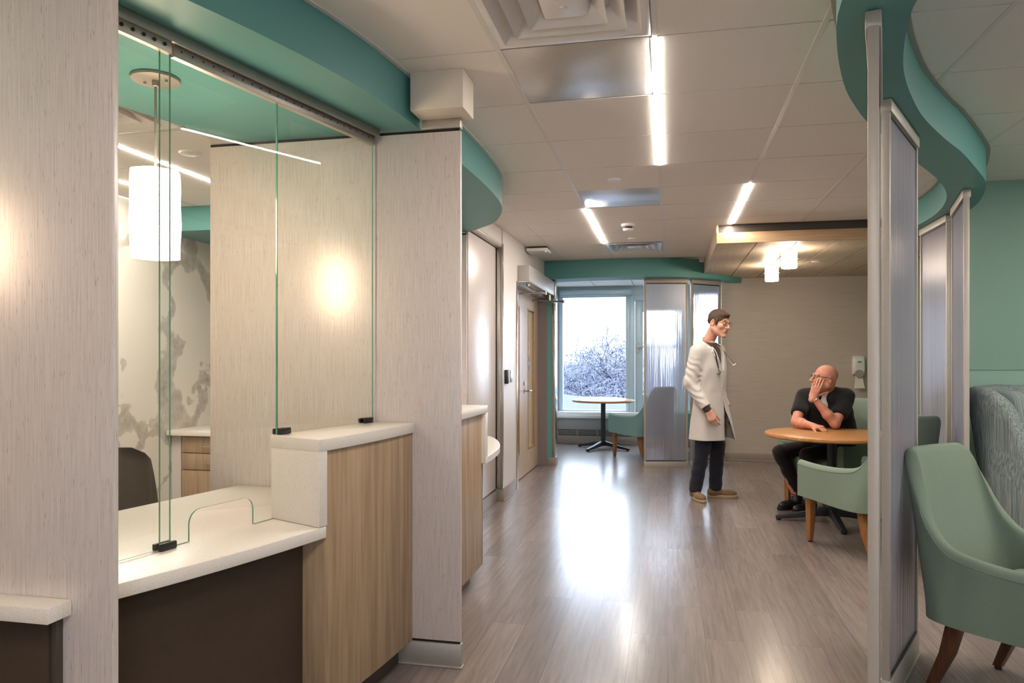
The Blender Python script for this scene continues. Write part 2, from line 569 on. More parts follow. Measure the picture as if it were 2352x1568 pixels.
def offset(pts, d):
    """shift a plan polyline sideways by d (to its left when positive)"""
    out = []
    for i, p in enumerate(pts):
        a = pts[max(0, i - 1)]; b = pts[min(len(pts) - 1, i + 1)]
        t = Vector((b[0] - a[0], b[1] - a[1])).normalized()
        out.append((p[0] - t.y * d, p[1] + t.x * d))
    return out
def clipY(pts, y0, y1):
    """the part of a plan polyline (rising in Y) between y0 and y1"""
    def at(y):
        for a, b in zip(pts, pts[1:]):
            if a[1] <= y <= b[1]:
                u = (y - a[1]) / (b[1] - a[1]); return (a[0] + u * (b[0] - a[0]), y)
        return tuple(pts[0][:2]) if y < pts[0][1] else tuple(pts[-1][:2])
    return [at(y0)] + [(p[0], p[1]) for p in pts if y0 + 1e-4 < p[1] < y1 - 1e-4] + [at(y1)]
# ================================================================== THE SETTING
CZ = 2.59       # suspended ceiling
SZ = 2.395      # underside of the teal soffits
# plan line shared by the counters and the soffit above them
CURVE = spline([(-2.10, 0.2), (-1.83, 0.9), (-1.56, 1.42), (-1.431, 1.672), (-1.306, 2.0), (-1.198, 2.38), (-1.14, 2.70), (-1.105, 3.09),
                (-1.085, 3.6), (-1.075, 4.1), (-1.082, 4.45), (-1.115, 4.80), (-1.205, 5.13), (-1.335, 5.41), (-1.60, 5.72)], 6)
CURVE = [(p.x, p.y) for p in CURVE]
GL = lambda y: -1.30 - 0.234 * (3.08 - y)       # the glass line over the first counter
KD = Vector((0.234, 1.0)).normalized()

m = M(); m.box(-4.3, 4.8, -3.2, 12.0, -0.12, 0.0)
fl = struct(m.build('floor', MT['floor'], smooth=False), 'grey brown wood plank floor running down the corridor')

# ceiling: separate tiles with a groove between rows, bars between columns
CX0, CSP, RY0, RSP = -0.05, 0.61, 2.81, 0.624
def in_wood(x, y): return x > 0.45 and y > 6.92
m = M(); bars = M()
m.box(-4.2, 4.7, -3.1, 12.0, CZ + 0.06, CZ + 0.16)
cols = [CX0 + CSP * k for k in range(-7, 9)]
rows = [RY0 + RSP * k for k in range(-10, 11)]
HOLES = []      # tile cells that hold a diffuser or a metal panel, (column index, row index)
cell = lambda i, j: (cols[i], cols[i + 1], rows[j], rows[j + 1])
for i in range(len(cols) - 1):
    for j in range(len(rows) - 1):
        x0, x1, y0, y1 = cell(i, j)
        if x1 < -4.05 or x0 > 4.7 or y0 > 9.25 : continue
        x0c, x1c = max(x0, -4.05), min(x1, 4.6)
        if y0 + 0.05 > 6.92 and x0 > 0.45: continue
        if (i, j) in ((6, 9), (6, 10), (6, 14), (6, 18), (2, 10)): continue
        xa, xb, ya, yb = x0c + 0.010, x1c - 0.010, y0 + 0.004, min(y1, 9.3) - 0.004
        if xb - xa < 0.03: continue
        if j == 16 and x0 > 0.45: yb = 6.925
        m.box(xa, xb, ya, yb, CZ, CZ + 0.05)
ceil = struct(m.build('ceiling', MT['tile'], smooth=False), 'white suspended tile ceiling over the corridor and rooms')
for i, x in enumerate(cols):
    y1 = 9.3 if x < 0.45 else 6.925
    if -4.05 < x < 4.6: bars.box(x - 0.010, x + 0.010, -3.1, y1, CZ - 0.0015, CZ + 0.03)
bo = bars.build('grid_bar', MT['tbar'], ceil, smooth=False)
gl_ = M()
for j, y in enumerate(rows):
    if y < 9.3:
        gl_.box(-4.05, 4.6 if y < 6.9 else 0.45, y - 0.004, y + 0.004, CZ + 0.012, CZ + 0.04)
gl_.build('row_groove', MT['bronze'], ceil, smooth=False)

# far window bay ceiling, a little lower
m = M()
for x0 in (-1.75, -1.14, -0.53, 0.08):
    for y0 in (9.36, 9.97, 10.58, 11.19):
        m.box(x0 + 0.006, min(x0 + 0.604, 0.84), y0 + 0.004, y0 + 0.606, 2.52, 2.55)
m.box(-1.75, 0.85, 9.3, 11.9, 2.555, 2.7)
struct(m.build('ceiling_bay', MT['tile'], smooth=False), 'white tile ceiling of the window bay')

def wallbox(name, x0, x1, y0, y1, z0, z1, mt, label):
    m = M(); m.box(x0, x1, y0, y1, z0, z1)
    return struct(m.build(name, mt, smooth=False), label)
# corridor left side beyond the second counter
wallbox('wall_left', -1.76, -1.537, 6.75, 7.40, 0, CZ, MT['wallw'], 'pale wall with card reader beside the double door')
wallbox('wall_left_header', -1.76, -1.537, 7.40, 9.15, 2.13, CZ, MT['wallw'], 'pale wall over the double door')
wallbox('wall_left_upper', -1.76, -1.552, 5.72, 6.75, 2.42, CZ, MT['wallw'], 'pale wall over the tall metallic wall panel')
wallbox('wall_left_behind_panel', -1.76, -1.625, 5.72, 6.75, 0, 2.42, MT['cream'], 'wall behind the tall metallic wall panel')
wallbox('wall_left_bay', -1.90, -1.76, 9.30, 11.95, 0, 2.6, MT['frame'], 'pale blue grey side wall of the window bay')
wallbox('wall_door_back', -1.95, -1.76, 6.75, 9.30, 0, CZ, MT['mauve'], 'wall behind the double door')
# stub wall at the end of the corridor
wallbox('wall_stub', -1.76, -1.505, 9.15, 9.30, 0, SZ, MT['mauve'], 'mauve stub wall past the double door')
wallbox('wall_stub_teal', -1.505, -1.44, 9.152, 9.30, 0, SZ, MT['teal'], 'narrow seafoam strip on the stub wall')
m = M(); m.box(-1.44, -1.40, 9.145, 9.306, 0.10, SZ)
struct(m.build('trim_1', MT['steel'], bevel=0.003), 'polished metal corner guard on the stub wall end')
# far wall of the seating area and the walls on the right
wallbox('wall_back', 0.70, 2.75, 10.06, 10.20, 0, CZ, MT['paper'], 'taupe woven wallcovering behind the seated person')
wallbox('wall_right_side', 2.62, 2.76, 5.75, 10.06, 0, CZ, MT['green'], 'seafoam side wall of the seating area')
wallbox('wall_right', 2.03, 4.72, 5.60, 5.75, 1.31, CZ, MT['green'], 'seafoam wall behind the wing chair')
wallbox('wall_right_lower', 2.03, 4.72, 5.594, 5.75, 0, 1.285, MT['green2'], 'pale seafoam lower wall behind the wing chair')
wallbox('trim_2', 2.03, 4.72, 5.588, 5.75, 1.285, 1.31, MT['green'], 'slim chair rail on the seafoam wall')
wallbox('wall_far_right', 4.6, 4.75, -3.1, 5.6, 0, CZ, MT['green'], 'seafoam wall outside the frame')
m = M(); m.box(-4.2, 0.2, -3.2, -3.05, 0, CZ + .1); m.box(2.0, 4.75, -3.2, -3.05, 0, CZ + .1); m.box(0.2, 2.0, -3.2, -3.05, 0, 0.55); m.box(0.2, 2.0, -3.2, -3.05, 1.45, CZ + .1)
struct(m.build('wall_rear', MT['cream'], smooth=False), 'wall with a window behind the camera')
m = M()
for x in (0.2, 1.07, 1.94): m.box(x, x + 0.06, -3.17, -3.08, 0.55, 1.45)
w3 = struct(m.build('window_3', MT['frame'], smooth=False), 'window behind the camera')
m = M(); m.box(0.26, 1.94, -3.13, -3.12, 0.55, 1.45); m.build('window_pane', MT['win'], w3, smooth=False)
wallbox('wall_bay_right', 0.85, 1.0, 10.2, 11.95, 0, 2.6, MT['frame'], 'pale blue grey wall of the window bay')
# office behind the glass
wallbox('wall_office', -4.22, -4.06, -3.1, 7.2, 0, CZ, MT['marble'], 'white veined stone slab wall in the office')
wallbox('wall_office_back', -4.22, -1.76, 7.05, 7.2, 0, CZ, MT['cream'], 'cream back wall of the office')
m = M(); m.box(-4.055, -1.78, 5.19, 7.05, SZ, CZ - 0.002)
struct(m.build('ceiling_office_soffit', MT['teal'], smooth=False), 'teal dropped soffit across the back of the office')
# base boards
m = M(); m.box(-1.54, -1.529, 6.75, 7.375, 0, 0.125); m.box(-1.62, -1.529, 6.742, 6.752, 0, 0.125)
m.box(-1.532, -1.519, 6.74, 7.375, 0, 0.012)
struct(m.build('baseboard_left', MT['base'], bevel=0.002), 'taupe rubber base along the pale wall')
m = M(); m.box(-1.50, -1.392, 9.142, 9.31, 0, 0.10)
struct(m.build('baseboard_stub', MT['base'], bevel=0.003), 'taupe rubber base round the stub wall end')
m = M(); m.box(0.70, 2.62, 10.045, 10.062, 0, 0.105); m.box(0.70, 2.62, 10.03, 10.062, 0, 0.014)
struct(m.build('baseboard_back', MT['base'], bevel=0.003), 'taupe rubber base below the woven wallcovering')
m = M(); m.box(2.03, 4.6, 5.58, 5.597, 0, 0.105)
struct(m.build('baseboard_right', MT['base'], bevel=0.003), 'taupe rubber base below the seafoam wall')

# ---- soffit over the counters, on the same plan curve
front = clipY([(p[0] + 0.015, p[1]) for p in CURVE], 0.25, 5.72)
front = resample([(a, b, 0) for a, b in front], 70)
back = []
for p in front:
    y = p.y
    back.append((max(-3.0, -2.04 - 0.27 * (3.084 - y)) if y < 3.4 else -1.955, y))
m = M(); m.band([(p.x, p.y) for p in front], back, SZ, CZ - 0.001)
struct(m.build('ceiling_soffit', MT['teal'], ang=50), 'curved teal soffit over the reception counters')
tr = M(); fr = [(p.x, p.y) for p in front]
tr.band(offset(fr, -0.018), offset(fr, 0.004), CZ - 0.006, CZ + 0.002)
struct(tr.build('trim_3', MT['tbar'], ang=50), 'thin metal ceiling trim along the curved teal soffit')

# ---- wavy teal soffit over the screens
SL = spline([(0.60, 1.0), (0.49, 1.7), (0.486, 2.224), (0.539, 2.539), (0.642, 2.909), (0.736, 3.158), (0.858, 3.425), (1.04, 3.75), (1.255, 4.128), (1.498, 4.555),
             (1.693, 4.979), (1.819, 5.42), (1.874, 5.815), (1.88, 6.185), (1.86, 6.6)], 6)
SR = spline([(0.82, 1.0), (0.70, 1.7), (0.692, 2.22), (0.728, 2.47), (0.789, 2.717), (0.847, 2.892), (0.928, 3.094), (1.059, 3.378), (1.256, 3.722), (1.40, 3.95),
             (1.528, 4.174), (1.742, 4.572), (1.834, 4.773), (1.963, 5.172), (2.039, 5.571), (2.06, 6.1), (2.07, 6.6)], 6)
SLp = [(p.x, p.y) for p in resample([(p.x, p.y, 0) for p in SL], 72)]
SRp = [(p.x, p.y) for p in resample([(p.x, p.y, 0) for p in SR], 72)]
m = M(); m.band(SLp, SRp, SZ - 0.005, CZ - 0.001)
struct(m.build('ceiling_wave_soffit', MT['teal'], ang=50), 'wavy teal soffit over the row of translucent screens')
tr = M(); tr.band(offset(SRp, -0.022), offset(SRp, 0.004), CZ - 0.008, CZ + 0.002); tr.band(offset(SLp, 0.022), offset(SLp, -0.004), CZ - 0.008, CZ + 0.002)
struct(tr.build('trim_4', MT['alu'], ang=50), 'thin metal ceiling trim along the wavy teal soffit')

# ---- curved beam closing the corridor
B = spline([(-1.76, 9.17), (-1.5, 9.11), (-1.0, 9.02), (-0.43, 8.99), (0.0, 9.08), (0.46, 9.36), (0.72, 9.66), (0.95, 10.04)], 8)
B = [(p.x, p.y) for p in B]
m = M(); m.band(B, [(x, y + 0.36) for x, y in B], 2.36, CZ - 0.001)
struct(m.build('ceiling_beam', MT['teal'], ang=50), 'curved dark teal beam across the end of the corridor')

# ---- dropped wood ceiling
m = M()
WX0, WY0, WZ = 0.45, 6.93, 2.42
nx = 0
x = WX0 + 0.004
while x < 2.75:
    yy = WY0 + 0.02
    while yy < 10.06:
        m.box(x, min(x + 0.338, 2.76), yy, min(yy + 1.312, 10.06), WZ, WZ + 0.02)
        yy += 1.318
    x += 0.348
wood = struct(m.build('ceiling_wood', MT['woodc'], smooth=False), 'dropped wood plank ceiling over the round table')
m = M(); m.box(WX0, 2.76, WY0 + .01, 10.06, WZ + 0.022, WZ + 0.05)
m.build('backing', MT['bronze'], wood, smooth=False)
m = M(); m.box(WX0 - 0.012, 2.76, WY0 - 0.012, WY0 + 0.012, WZ - 0.002, 2.515)
m.build('oak_fascia', MT['woodf'], wood, bevel=0.002)
m = M(); m.box(WX0 - 0.012, WX0 + 0.006, WY0 + 0.012, 10.06, WZ - 0.002, CZ)
m.build('side_fascia', MT['woodc'], wood, smooth=False)
m = M(); m.box(WX0 + 0.006, 2.76, WY0 + 0.035, WY0 + 0.06, WZ + 0.03, CZ + 0.05)
m.build('recess_board', MT['bronze'], wood, smooth=False)

# ---- window wall of the bay
YW = 11.80
m = M()
m.box(-1.90, 1.0, YW, YW + 0.16, 0, 0.50); m.box(-1.90, 1.0, YW, YW + 0.16, 2.36, 2.62); m.box(-1.90, -1.74, YW, YW + 0.16, 0.5, 2.36)
struct(m.build('wall_window', MT['frame'], smooth=False), 'pale blue grey wall round the big windows')
def window(name, x0, x1, z0, z1, label, fw=0.06):
    m = M()
    m.box(x0, x0 + fw, YW - 0.02, YW + 0.10, z0, z1); m.box(x1 - fw, x1, YW - 0.02, YW + 0.10, z0, z1)
    m.box(x0 + fw, x1 - fw, YW - 0.02, YW + 0.10, z0, z0 + 0.03); m.box(x0 + fw, x1 - fw, YW - 0.02, YW + 0.10, z1 - 0.03, z1)
    w = struct(m.build(name, MT['frame'], bevel=0.003), label)
    g = M(); g.box(x0 + fw, x1 - fw, YW + 0.03, YW + 0.042, z0 + 0.03, z1 - 0.03)
    g.build('window_pane', MT['win'], w, smooth=False)
    return w
window('window_1', -1.74, -0.60, 0.49, 2.38, 'large fixed window looking onto snowy trees')
window('window_2', 0.36, 0.86, 0.49, 2.38, 'window half hidden behind the translucent screens', 0.05)
# glazed exit door beside the window
m = M()
m.box(-0.60, -0.52, YW - 0.03, YW + 0.11, 0, 2.38); m.box(0.28, 0.36, YW - 0.03, YW + 0.11, 0, 2.38); m.box(-0.52, 0.28, YW - 0.03, YW + 0.11, 2.28, 2.38)
d = struct(m.build('door_1', MT['frame'], bevel=0.004), 'pale blue grey glazed door beside the window')
m = M()
m.box(-0.515, -0.39, YW + 0.0, YW + 0.05, 0.02, 2.275); m.box(0.14, 0.275, YW + 0.0, YW + 0.05, 0.02, 2.275)
m.box(-0.39, 0.14, YW + 0.0, YW + 0.05, 0.02, 0.78); m.box(-0.39, 0.14, YW + 0.0, YW + 0.05, 2.10, 2.275)
leaf = m.build('door_leaf', MT['frame'], d, bevel=0.003)
m = M(); m.box(-0.39, 0.14, YW + 0.02, YW + 0.03, 0.78, 2.10); m.build('door_pane', MT['win'], leaf, smooth=False)
m = M(); m.tube([(-0.46, YW - 0.05, 1.545), (0.22, YW - 0.05, 1.545)], 0.014); m.box(-0.47, -0.445, YW - 0.06, YW, 1.53, 1.56); m.box(0.2, 0.225, YW - 0.06, YW, 1.53, 1.56)
m.build('push_bar', MT['steel'], leaf)
m = M(); m.tube([(-0.475, YW - 0.02, 1.47), (-0.475, YW, 1.47)], 0.022, 16); m.build('lock_cylinder', MT['steel'], leaf)
m = M()
for z in (1.60, 1.31): m.tube([(-0.462, YW - 0.008, z), (-0.462, YW, z)], 0.011, 12)
m.build('screw_cap', MT['steel'], leaf)
# blind cassette over the window
m = M(); m.box(-1.72, -0.56, YW - 0.10, YW - 0.021, 2.385, 2.455); m.box(-1.72, -0.56, YW - 0.085, YW - 0.03, 2.365, 2.385)
tag(m.build('roller_blind', MT['frame'], bevel=0.006), 'closed roller blind box above the large window', 'blind')
# heater bench under the window
hb = thing('window_heater', 'long white heater cabinet with slotted grille under the large window', 'heater', (-0.9, 11.7, 0))
m = M(); m.box(-1.75, 0.84, 11.57, 11.79, 0.40, 0.455); m.box(-1.75, 0.84, 11.60, 11.79, 0.455, 0.50); m.build('top_sill', MT['whitem'], hb, bevel=0.006, local=False)
m = M(); m.box(-1.75, 0.84, 11.62, 11.79, 0.215, 0.40); m.build('front_panel', MT['greyp'], hb, bevel=0.003, local=False)
m = M(); m.box(-1.75, 0.84, 11.66, 11.79, 0.12, 0.215); m.build('grille_back', MT['black'], hb, smooth=False, local=False)
m = M()
for z in (0.135, 0.155, 0.175, 0.195): m.box(-1.75, 0.84, 11.625, 11.64, z, z + 0.008)
for k in range(9): m.box(-1.75 + k * 0.32, -1.738 + k * 0.32, 11.622, 11.66, 0.12, 0.215)
m.build('grille', MT['greyp'], hb, smooth=False, local=False)
m = M(); m.box(-1.75, 0.84, 11.60, 11.79, 0, 0.12); m.box(-1.75, 0.84, 11.585, 11.60, 0, 0.02); m.build('plinth', MT['base'], hb, bevel=0.002, local=False)

# ---- outside: snow, trees, a house
GZ = -4.6
m = M(); m.box(-40, 40, 28, 140, GZ - 0.4, GZ)
struct(m.build('ground_snow', MT['snow'], smooth=False), 'snow covered ground far below the window')
m = M()
nxs, nys = 36, 20
rnd = random.Random(5)
vs = []
for j in range(nys + 1):
    for i in range(nxs + 1):
        x = -6.5 + 9.0 * i / nxs; y = 12.02 + 13.0 * (j / nys) ** 1.4
        z = 0.40 - 0.028 * (y - 12) + 0.05 * math.sin(x * 1.3 + y * 0.5) + 0.03 * math.sin(x * 3.1 + 1) - 0.10 * max(0, x + 1.1)
        vs.append((x, y, z))
n = len(vs)
vs += [(a, b, -1.2) for a, b, c in vs]
w_ = nxs + 1
fs = [(j * w_ + i, j * w_ + i + 1, (j + 1) * w_ + i + 1, (j + 1) * w_ + i) for j in range(nys) for i in range(nxs)]
fs += [tuple(n + k for k in reversed(f)) for f in fs]
fs += [(i, i + 1, n + i + 1, n + i) for i in range(nxs)] + [(nys * w_ + i, nys * w_ + i + 1, n + nys * w_ + i + 1, n + nys * w_ + i) for i in range(nxs)]
fs += [(j * w_, (j + 1) * w_, n + (j + 1) * w_, n + j * w_) for j in range(nys)] + [(j * w_ + nxs, (j + 1) * w_ + nxs, n + (j + 1) * w_ + nxs, n + j * w_ + nxs) for j in range(nys)]
m.add(vs, fs)
struct(m.build('terrain_snow_bank', MT['snow'], ang=80), 'smooth snow bank lying right outside the window')

def tree(x, y, h, seed, label, spread=1.0):
    rnd = random.Random(seed)
    t = thing('snowy_tree', label, 'tree', (x, y, GZ), 0, 'snowy trees beyond the window')
    trunk, crown = M(), M()
    def grow(p, d, L, r, lev):
        nseg = 4 if lev < 3 else 3
        pts = [p]; dd = Vector(d)
        for q in range(nseg):
            dd = (dd + Vector((rnd.gauss(0, .22), rnd.gauss(0, .22), rnd.gauss(0.0, .14) - 0.05 * lev * (q > 0)))).normalized()
            pts.append(pts[-1] + dd * (L / nseg))
        rr = [r * (1 - 0.5 * i / nseg) for i in range(nseg + 1)]
        (trunk if lev == 0 else crown).tube(pts, rr, 7 if lev == 0 else (5 if lev < 3 else 3), cap=False)
        if lev >= 5: return
        nb = (9 if lev == 0 else 5 if lev < 3 else 4)
        for k in range(nb):
            u = 0.3 + 0.7 * (k + rnd.random()) / nb
            i = min(nseg - 1, int(u * nseg)); q = pts[i].lerp(pts[i + 1], u * nseg - i)
            ax = Vector((rnd.gauss(0, 1), rnd.gauss(0, 1), rnd.gauss(0, .4)))
            nd = (dd * 0.8 + ax.normalized() * (0.75 * spread)).normalized()
            grow(q, nd, L * (0.52 + 0.22 * rnd.random()), max(0.009, r * 0.50), lev + 1)
    grow(Vector((0, 0, 0)), Vector((rnd.gauss(0, .05), 0, 1)), h * 0.58, h * 0.019, 0)
    trunk.build('trunk', MT['bark'], t, ang=80)
    crown.build('branches', MT['bark'], t, ang=80)
tree(-3.6, 44, 8.3, 3, 'tallest bare snowy tree in the middle of the window view')
tree(-9.0, 72, 9.2, 8, 'bare snowy tree over the house roof at the window edge', 1.1)
tree(-2.0, 41, 6.9, 12, 'bare snowy tree by the window frame on the door side', 1.1)
tree(-2.3, 33, 4.9, 21, 'low spreading snowy tree in front of the tall ones', 1.2)
tree(-6.3, 70, 9.6, 30, 'bare snowy tree standing behind the house', 1.0)
tree(0.2, 43, 7.4, 41, 'bare snowy tree seen through the glazed door', 1.1)
tree(-4.8, 53, 8.9, 51, 'bare snowy tree just behind the tallest one')
tree(-2.9, 56, 8.6, 57, 'distant bare snowy tree behind the tree by the window frame')
tree(-5.6, 58, 8.0, 63, 'distant bare snowy tree between house and tallest tree')
def bush(x, y, r, zc, label, seed):
    rnd = random.Random(seed)
    m = M()
    for _ in range(150):
        d = Vector((rnd.gauss(0, 1), rnd.gauss(0, 1), abs(rnd.gauss(0, .8)))).normalized()
        L = r * (0.5 + 0.6 * rnd.random())
        p0 = Vector((x, y, zc)); p1 = p0 + d * L * 0.6; p2 = p0 + d * L + Vector((0, 0, -0.12 * L))
        m.tube([p0, p1, p2], [0.05, 0.085, 0.03], 5, cap=True)
    tag(m.build('snowy_bush', MT['bark'], ang=80), label, 'bush', 'snowy bushes below the trees')
bush(-2.6, 27, 1.5, -1.7, 'wide snow heaped bush just beyond the snow bank', 1)
bush(-4.4, 29, 1.5, -1.7, 'dark leaved snowy bush in front of the house', 2)
bush(-1.2, 28, 1.6, -1.7, 'snow heaped bush next to the window frame', 3)
bush(-3.4, 28.5, 1.3, -1.9, 'low snow heaped bush between two wider ones', 4)
hs = thing('house', 'small grey house with snow covered roof beyond the bushes', 'house', (-8.2, 62, GZ))
m = M(); m.box(-12.5, -5.9, 60, 66, GZ, -0.9); m.build('wall', MT['siding'], hs, smooth=False, local=False)
m = M(); m.add([(-13.2, 59.2, -0.95), (-5.2, 59.2, -0.95), (-5.2, 66.8, -0.95), (-13.2, 66.8, -0.95), (-12.4, 63, 0.75), (-6.6, 63, 0.75)],
               [(0, 1, 5, 4), (2, 3, 4, 5), (1, 2, 5), (3, 0, 4), (3, 2, 1, 0)]); m.build('roof', MT['snow'], hs, smooth=False, local=False)
for x in (-8.6, -6.9):
    m = M(); m.box(x, x + 0.9, 59.95, 60.02, -2.6, -1.4); m.build('window_opening', MT['hwin'], hs, smooth=False, local=False)
# ================================================================== RECEPTION: panels, counters, glass
def divider(name, label, xl, xr, y0, z0, ztop, plinth=True):
    t = thing(name, label, 'divider panel', (xr - 0.3, y0, 0))
    m = M(); m.box(xl, xr, y0, y0 + 0.02, z0, ztop); m.build('laminate_sheet', MT['streak'], t, bevel=0.0015, local=False)
    m = M(); m.box(xl, xr - 0.006, y0 + 0.003, y0 + 0.017, ztop, ztop + 0.012); m.build('shadow_gap', MT['black'], t, smooth=False, local=False)
    m = M(); m.box(xl, xr - 0.004, y0 + 0.004, y0 + 0.016, z0 - 0.01, z0)
    m.build('shadow_gap', MT['black'], t, smooth=False, local=False)
    if plinth:
        m = M(); m.box(xl, xr + 0.004, y0 - 0.006, y0 + 0.026, 0.0, z0 - 0.01); m.box(xl, xr + 0.008, y0 - 0.012, y0 + 0.032, 0, 0.008)
        m.build('plinth', MT['alu'], t, bevel=0.002, local=False)
    return t
p1 = divider('divider_panel', 'tall streaked pale panel nearest the camera, with a short stone shelf across it', -2.30, -1.335, 1.54, 0.11, 2.375)
p2 = divider('divider_panel', 'tall streaked pale panel closing the glazed reception desk, under a cream ceiling box', -2.135, -0.894, 3.085, 0.115, 2.372)
m = M(); m.box(-1.07, -0.894, 3.075, 3.115, 2.384, 2.425); m.build('top_channel', MT['alu'], p2, bevel=0.002, local=False)
m = M(); m.box(-2.135, -1.985, 3.078, 3.112, 2.384, 2.44); m.build('hanger_bracket', MT['champ'], p2, bevel=0.006, local=False)
p3 = divider('divider_panel', 'narrow edge of a tan panel behind the second counter', -2.30, -1.605, 5.715, 0.11, 2.372)
m = M(); m.box(-1.078, -0.843, 2.945, 3.115, 2.425, CZ)
struct(m.build('trim_5', MT['cream'], bevel=0.003), 'cream boxed bulkhead on the ceiling above the divider panel')

# metallic wall panel beyond the second counter
wp = thing('wall_panel', 'tall satin metallic panel on the corridor wall between counter and card reader', 'wall panel', (-1.6, 6.2, 0))
m = M(); m.box(-1.618, -1.60, 5.745, 6.715, 0.125, 2.41); m.build('laminate_sheet', MT['streak'], wp, bevel=0.002, local=False)
m = M(); m.box(-1.622, -1.594, 5.74, 6.745, 0, 0.105); m.build('plinth', MT['alu'], wp, bevel=0.002, local=False)
m = M(); m.box(-1.622, -1.602, 5.74, 6.72, 0.105, 0.125); m.build('shadow_gap', MT['black'], wp, smooth=False, local=False)
m = M(); m.box(-1.622, -1.604, 5.735, 6.72, 2.41, 2.422); m.build('shadow_gap', MT['black'], wp, smooth=False, local=False)
m = M(); m.box(-1.62, -1.531, 6.735, 6.748, 0.13, 2.45); m.box(-1.545, -1.531, 6.722, 6.748, 0.13, 2.45); m.build('corner_trim', MT['steel'], wp, bevel=0.002, local=False)
m = M(); m.box(-1.62, -1.545, 5.74, 6.735, 2.425, 2.45); m.build('head_trim', MT['champ'], wp, bevel=0.002, local=False)

def cpath(y0, y1, d=0.0, n=26):
    return offset([(p.x, p.y) for p in resample([(a, b, 0) for a, b in clipY(CURVE, y0, y1)], n)], d)

# ---- first counter
rc = thing('reception_counter', 'glazed reception counter with low stone desk and raised oak fronted ledge', 'reception counter', (-1.4, 2.3, 0))
fr = cpath(1.56, 2.40)
bk = [(-2.116 + 0.208 * (p[1] - 2.47), p[1]) for p in fr]
fr2 = cpath(2.405, 3.08)
# low worktop: full depth, ends behind the ledge leg
pl = fr + [(x - 0.03, y) for x, y in cpath(2.42, 3.08)] + [(-1.987, 3.08)] + bk[::-1]
m = M(); m.prism(pl, 0.726, 0.768); m.build('desk_top', MT['stone'], rc, bevel=0.004, local=False)
# raised stone ledge: top slab and waterfall leg, back edge just behind the glass
led_f = cpath(2.362, 3.082)
m = M()
m.prism([(GL(2.468) - 0.012, 2.468)] + [(GL(3.082) - 0.012, 3.082)] + led_f[::-1], 1.036, 1.08)
m.prism([(GL(2.471) - 0.012, 2.471), (GL(2.515) - 0.012, 2.515), (cpath(2.405, 2.5)[0][0], 2.405), (led_f[0][0], 2.362)], 0.769, 1.037)
m.build('raised_ledge', MT['stone'], rc, bevel=0.003, local=False)
of = cpath(2.4055, 3.082, 0.012)
m = M(); m.band(of, offset(of, 0.02), 0.11, 1.035); m.build('oak_front', MT['oak'], rc, bevel=0.001, ang=50, local=False)
m = M(); m.prism([(of[0][0] - 0.001, 2.4055), (of[0][0] - 0.02, 2.425), (of[0][0] - 0.095, 2.425), (of[0][0] - 0.09, 2.4055)], 0.0, 0.725); m.build('oak_return', MT['oak'], rc, bevel=0.001, local=False)
kp = cpath(1.56, 2.47, 0.095)
m = M(); m.band(kp, offset(kp, 0.018), 0.0, 0.725); m.build('knee_panel', MT['dark'], rc, ang=50, local=False)
kk = cpath(2.44, 3.07, 0.075)
m = M(); m.band(kk, offset(kk, 0.016), 0.0, 0.109); m.build('toe_kick', MT['bronze'], rc, ang=50, local=False)

# ---- short shelf on the nearest panel
sh = thing('counter_end', 'short stone shelf on the nearest panel over a dark board', 'counter', (-1.6, 1.5, 0))
m = M(); m.box(-2.25, -1.452, 1.466, 1.5395, 0.729, 0.768); m.build('stone_shelf', MT['stone'], sh, bevel=0.003, local=False)
m = M(); m.box(-2.25, -1.497, 1.512, 1.5395, 0.0, 0.728); m.build('knee_panel', MT['dark'], sh, bevel=0.001, local=False)
m = M(); m.box(-1.497, -1.478, 1.518, 1.5395, 0.0, 0.728); m.build('end_strip', MT['bronze'], sh, bevel=0.001, local=False)

# ---- second counter
r2 = thing('reception_counter', 'second reception counter past the tall divider panel, with rounded low stone wing', 'reception counter', (-1.3, 4.3, 0))
f2 = cpath(3.11, 4.31)
m = M(); m.prism(f2 + [(-1.45, 4.31), (-1.45, 3.11)], 1.036, 1.08)
x4 = f2[-1][0]
m.prism([(x4, 4.31), (x4 - 0.002, 4.265), (-1.45, 4.265), (-1.45, 4.31)], 0.73, 1.037); m.build('raised_ledge', MT['stone'], r2, bevel=0.003, local=False)
f3 = cpath(4.27, 5.70, 0.0, 40)
m = M(); m.prism(f3 + [(-2.0, 5.70), (-2.0, 4.27)], 0.726, 0.768); m.build('desk_wing', MT['stone'], r2, bevel=0.003, ang=50, local=False)
of = cpath(3.11, 4.285, 0.03)
m = M(); m.band(of, offset(of, 0.02), 0.11, 1.035); m.build('oak_front', MT['oak'], r2, ang=50, bevel=0.001, local=False)
m = M(); m.box(of[-1][0] - 0.5, of[-1][0], 4.266, 4.287, 0.11, 0.728); m.build('oak_return', MT['oak'], r2, bevel=0.001, local=False)
m = M(); e = of[-1]; m.box(e[0] - 0.004, e[0] + 0.003, 4.283, 4.29, 0.11, 0.73); m.build('metal_edge', MT['steel'], r2, smooth=False, local=False)
kk = cpath(3.12, 4.26, 0.10)
m = M(); m.band(kk, offset(kk, 0.016), 0.0, 0.109); m.build('toe_kick', MT['bronze'], r2, ang=50, local=False)
kk = cpath(4.30, 5.35, 0.18)
m = M(); m.band(kk, offset(kk, 0.016), 0.0, 0.725); m.build('knee_panel', MT['dark'], r2, ang=50, local=False)

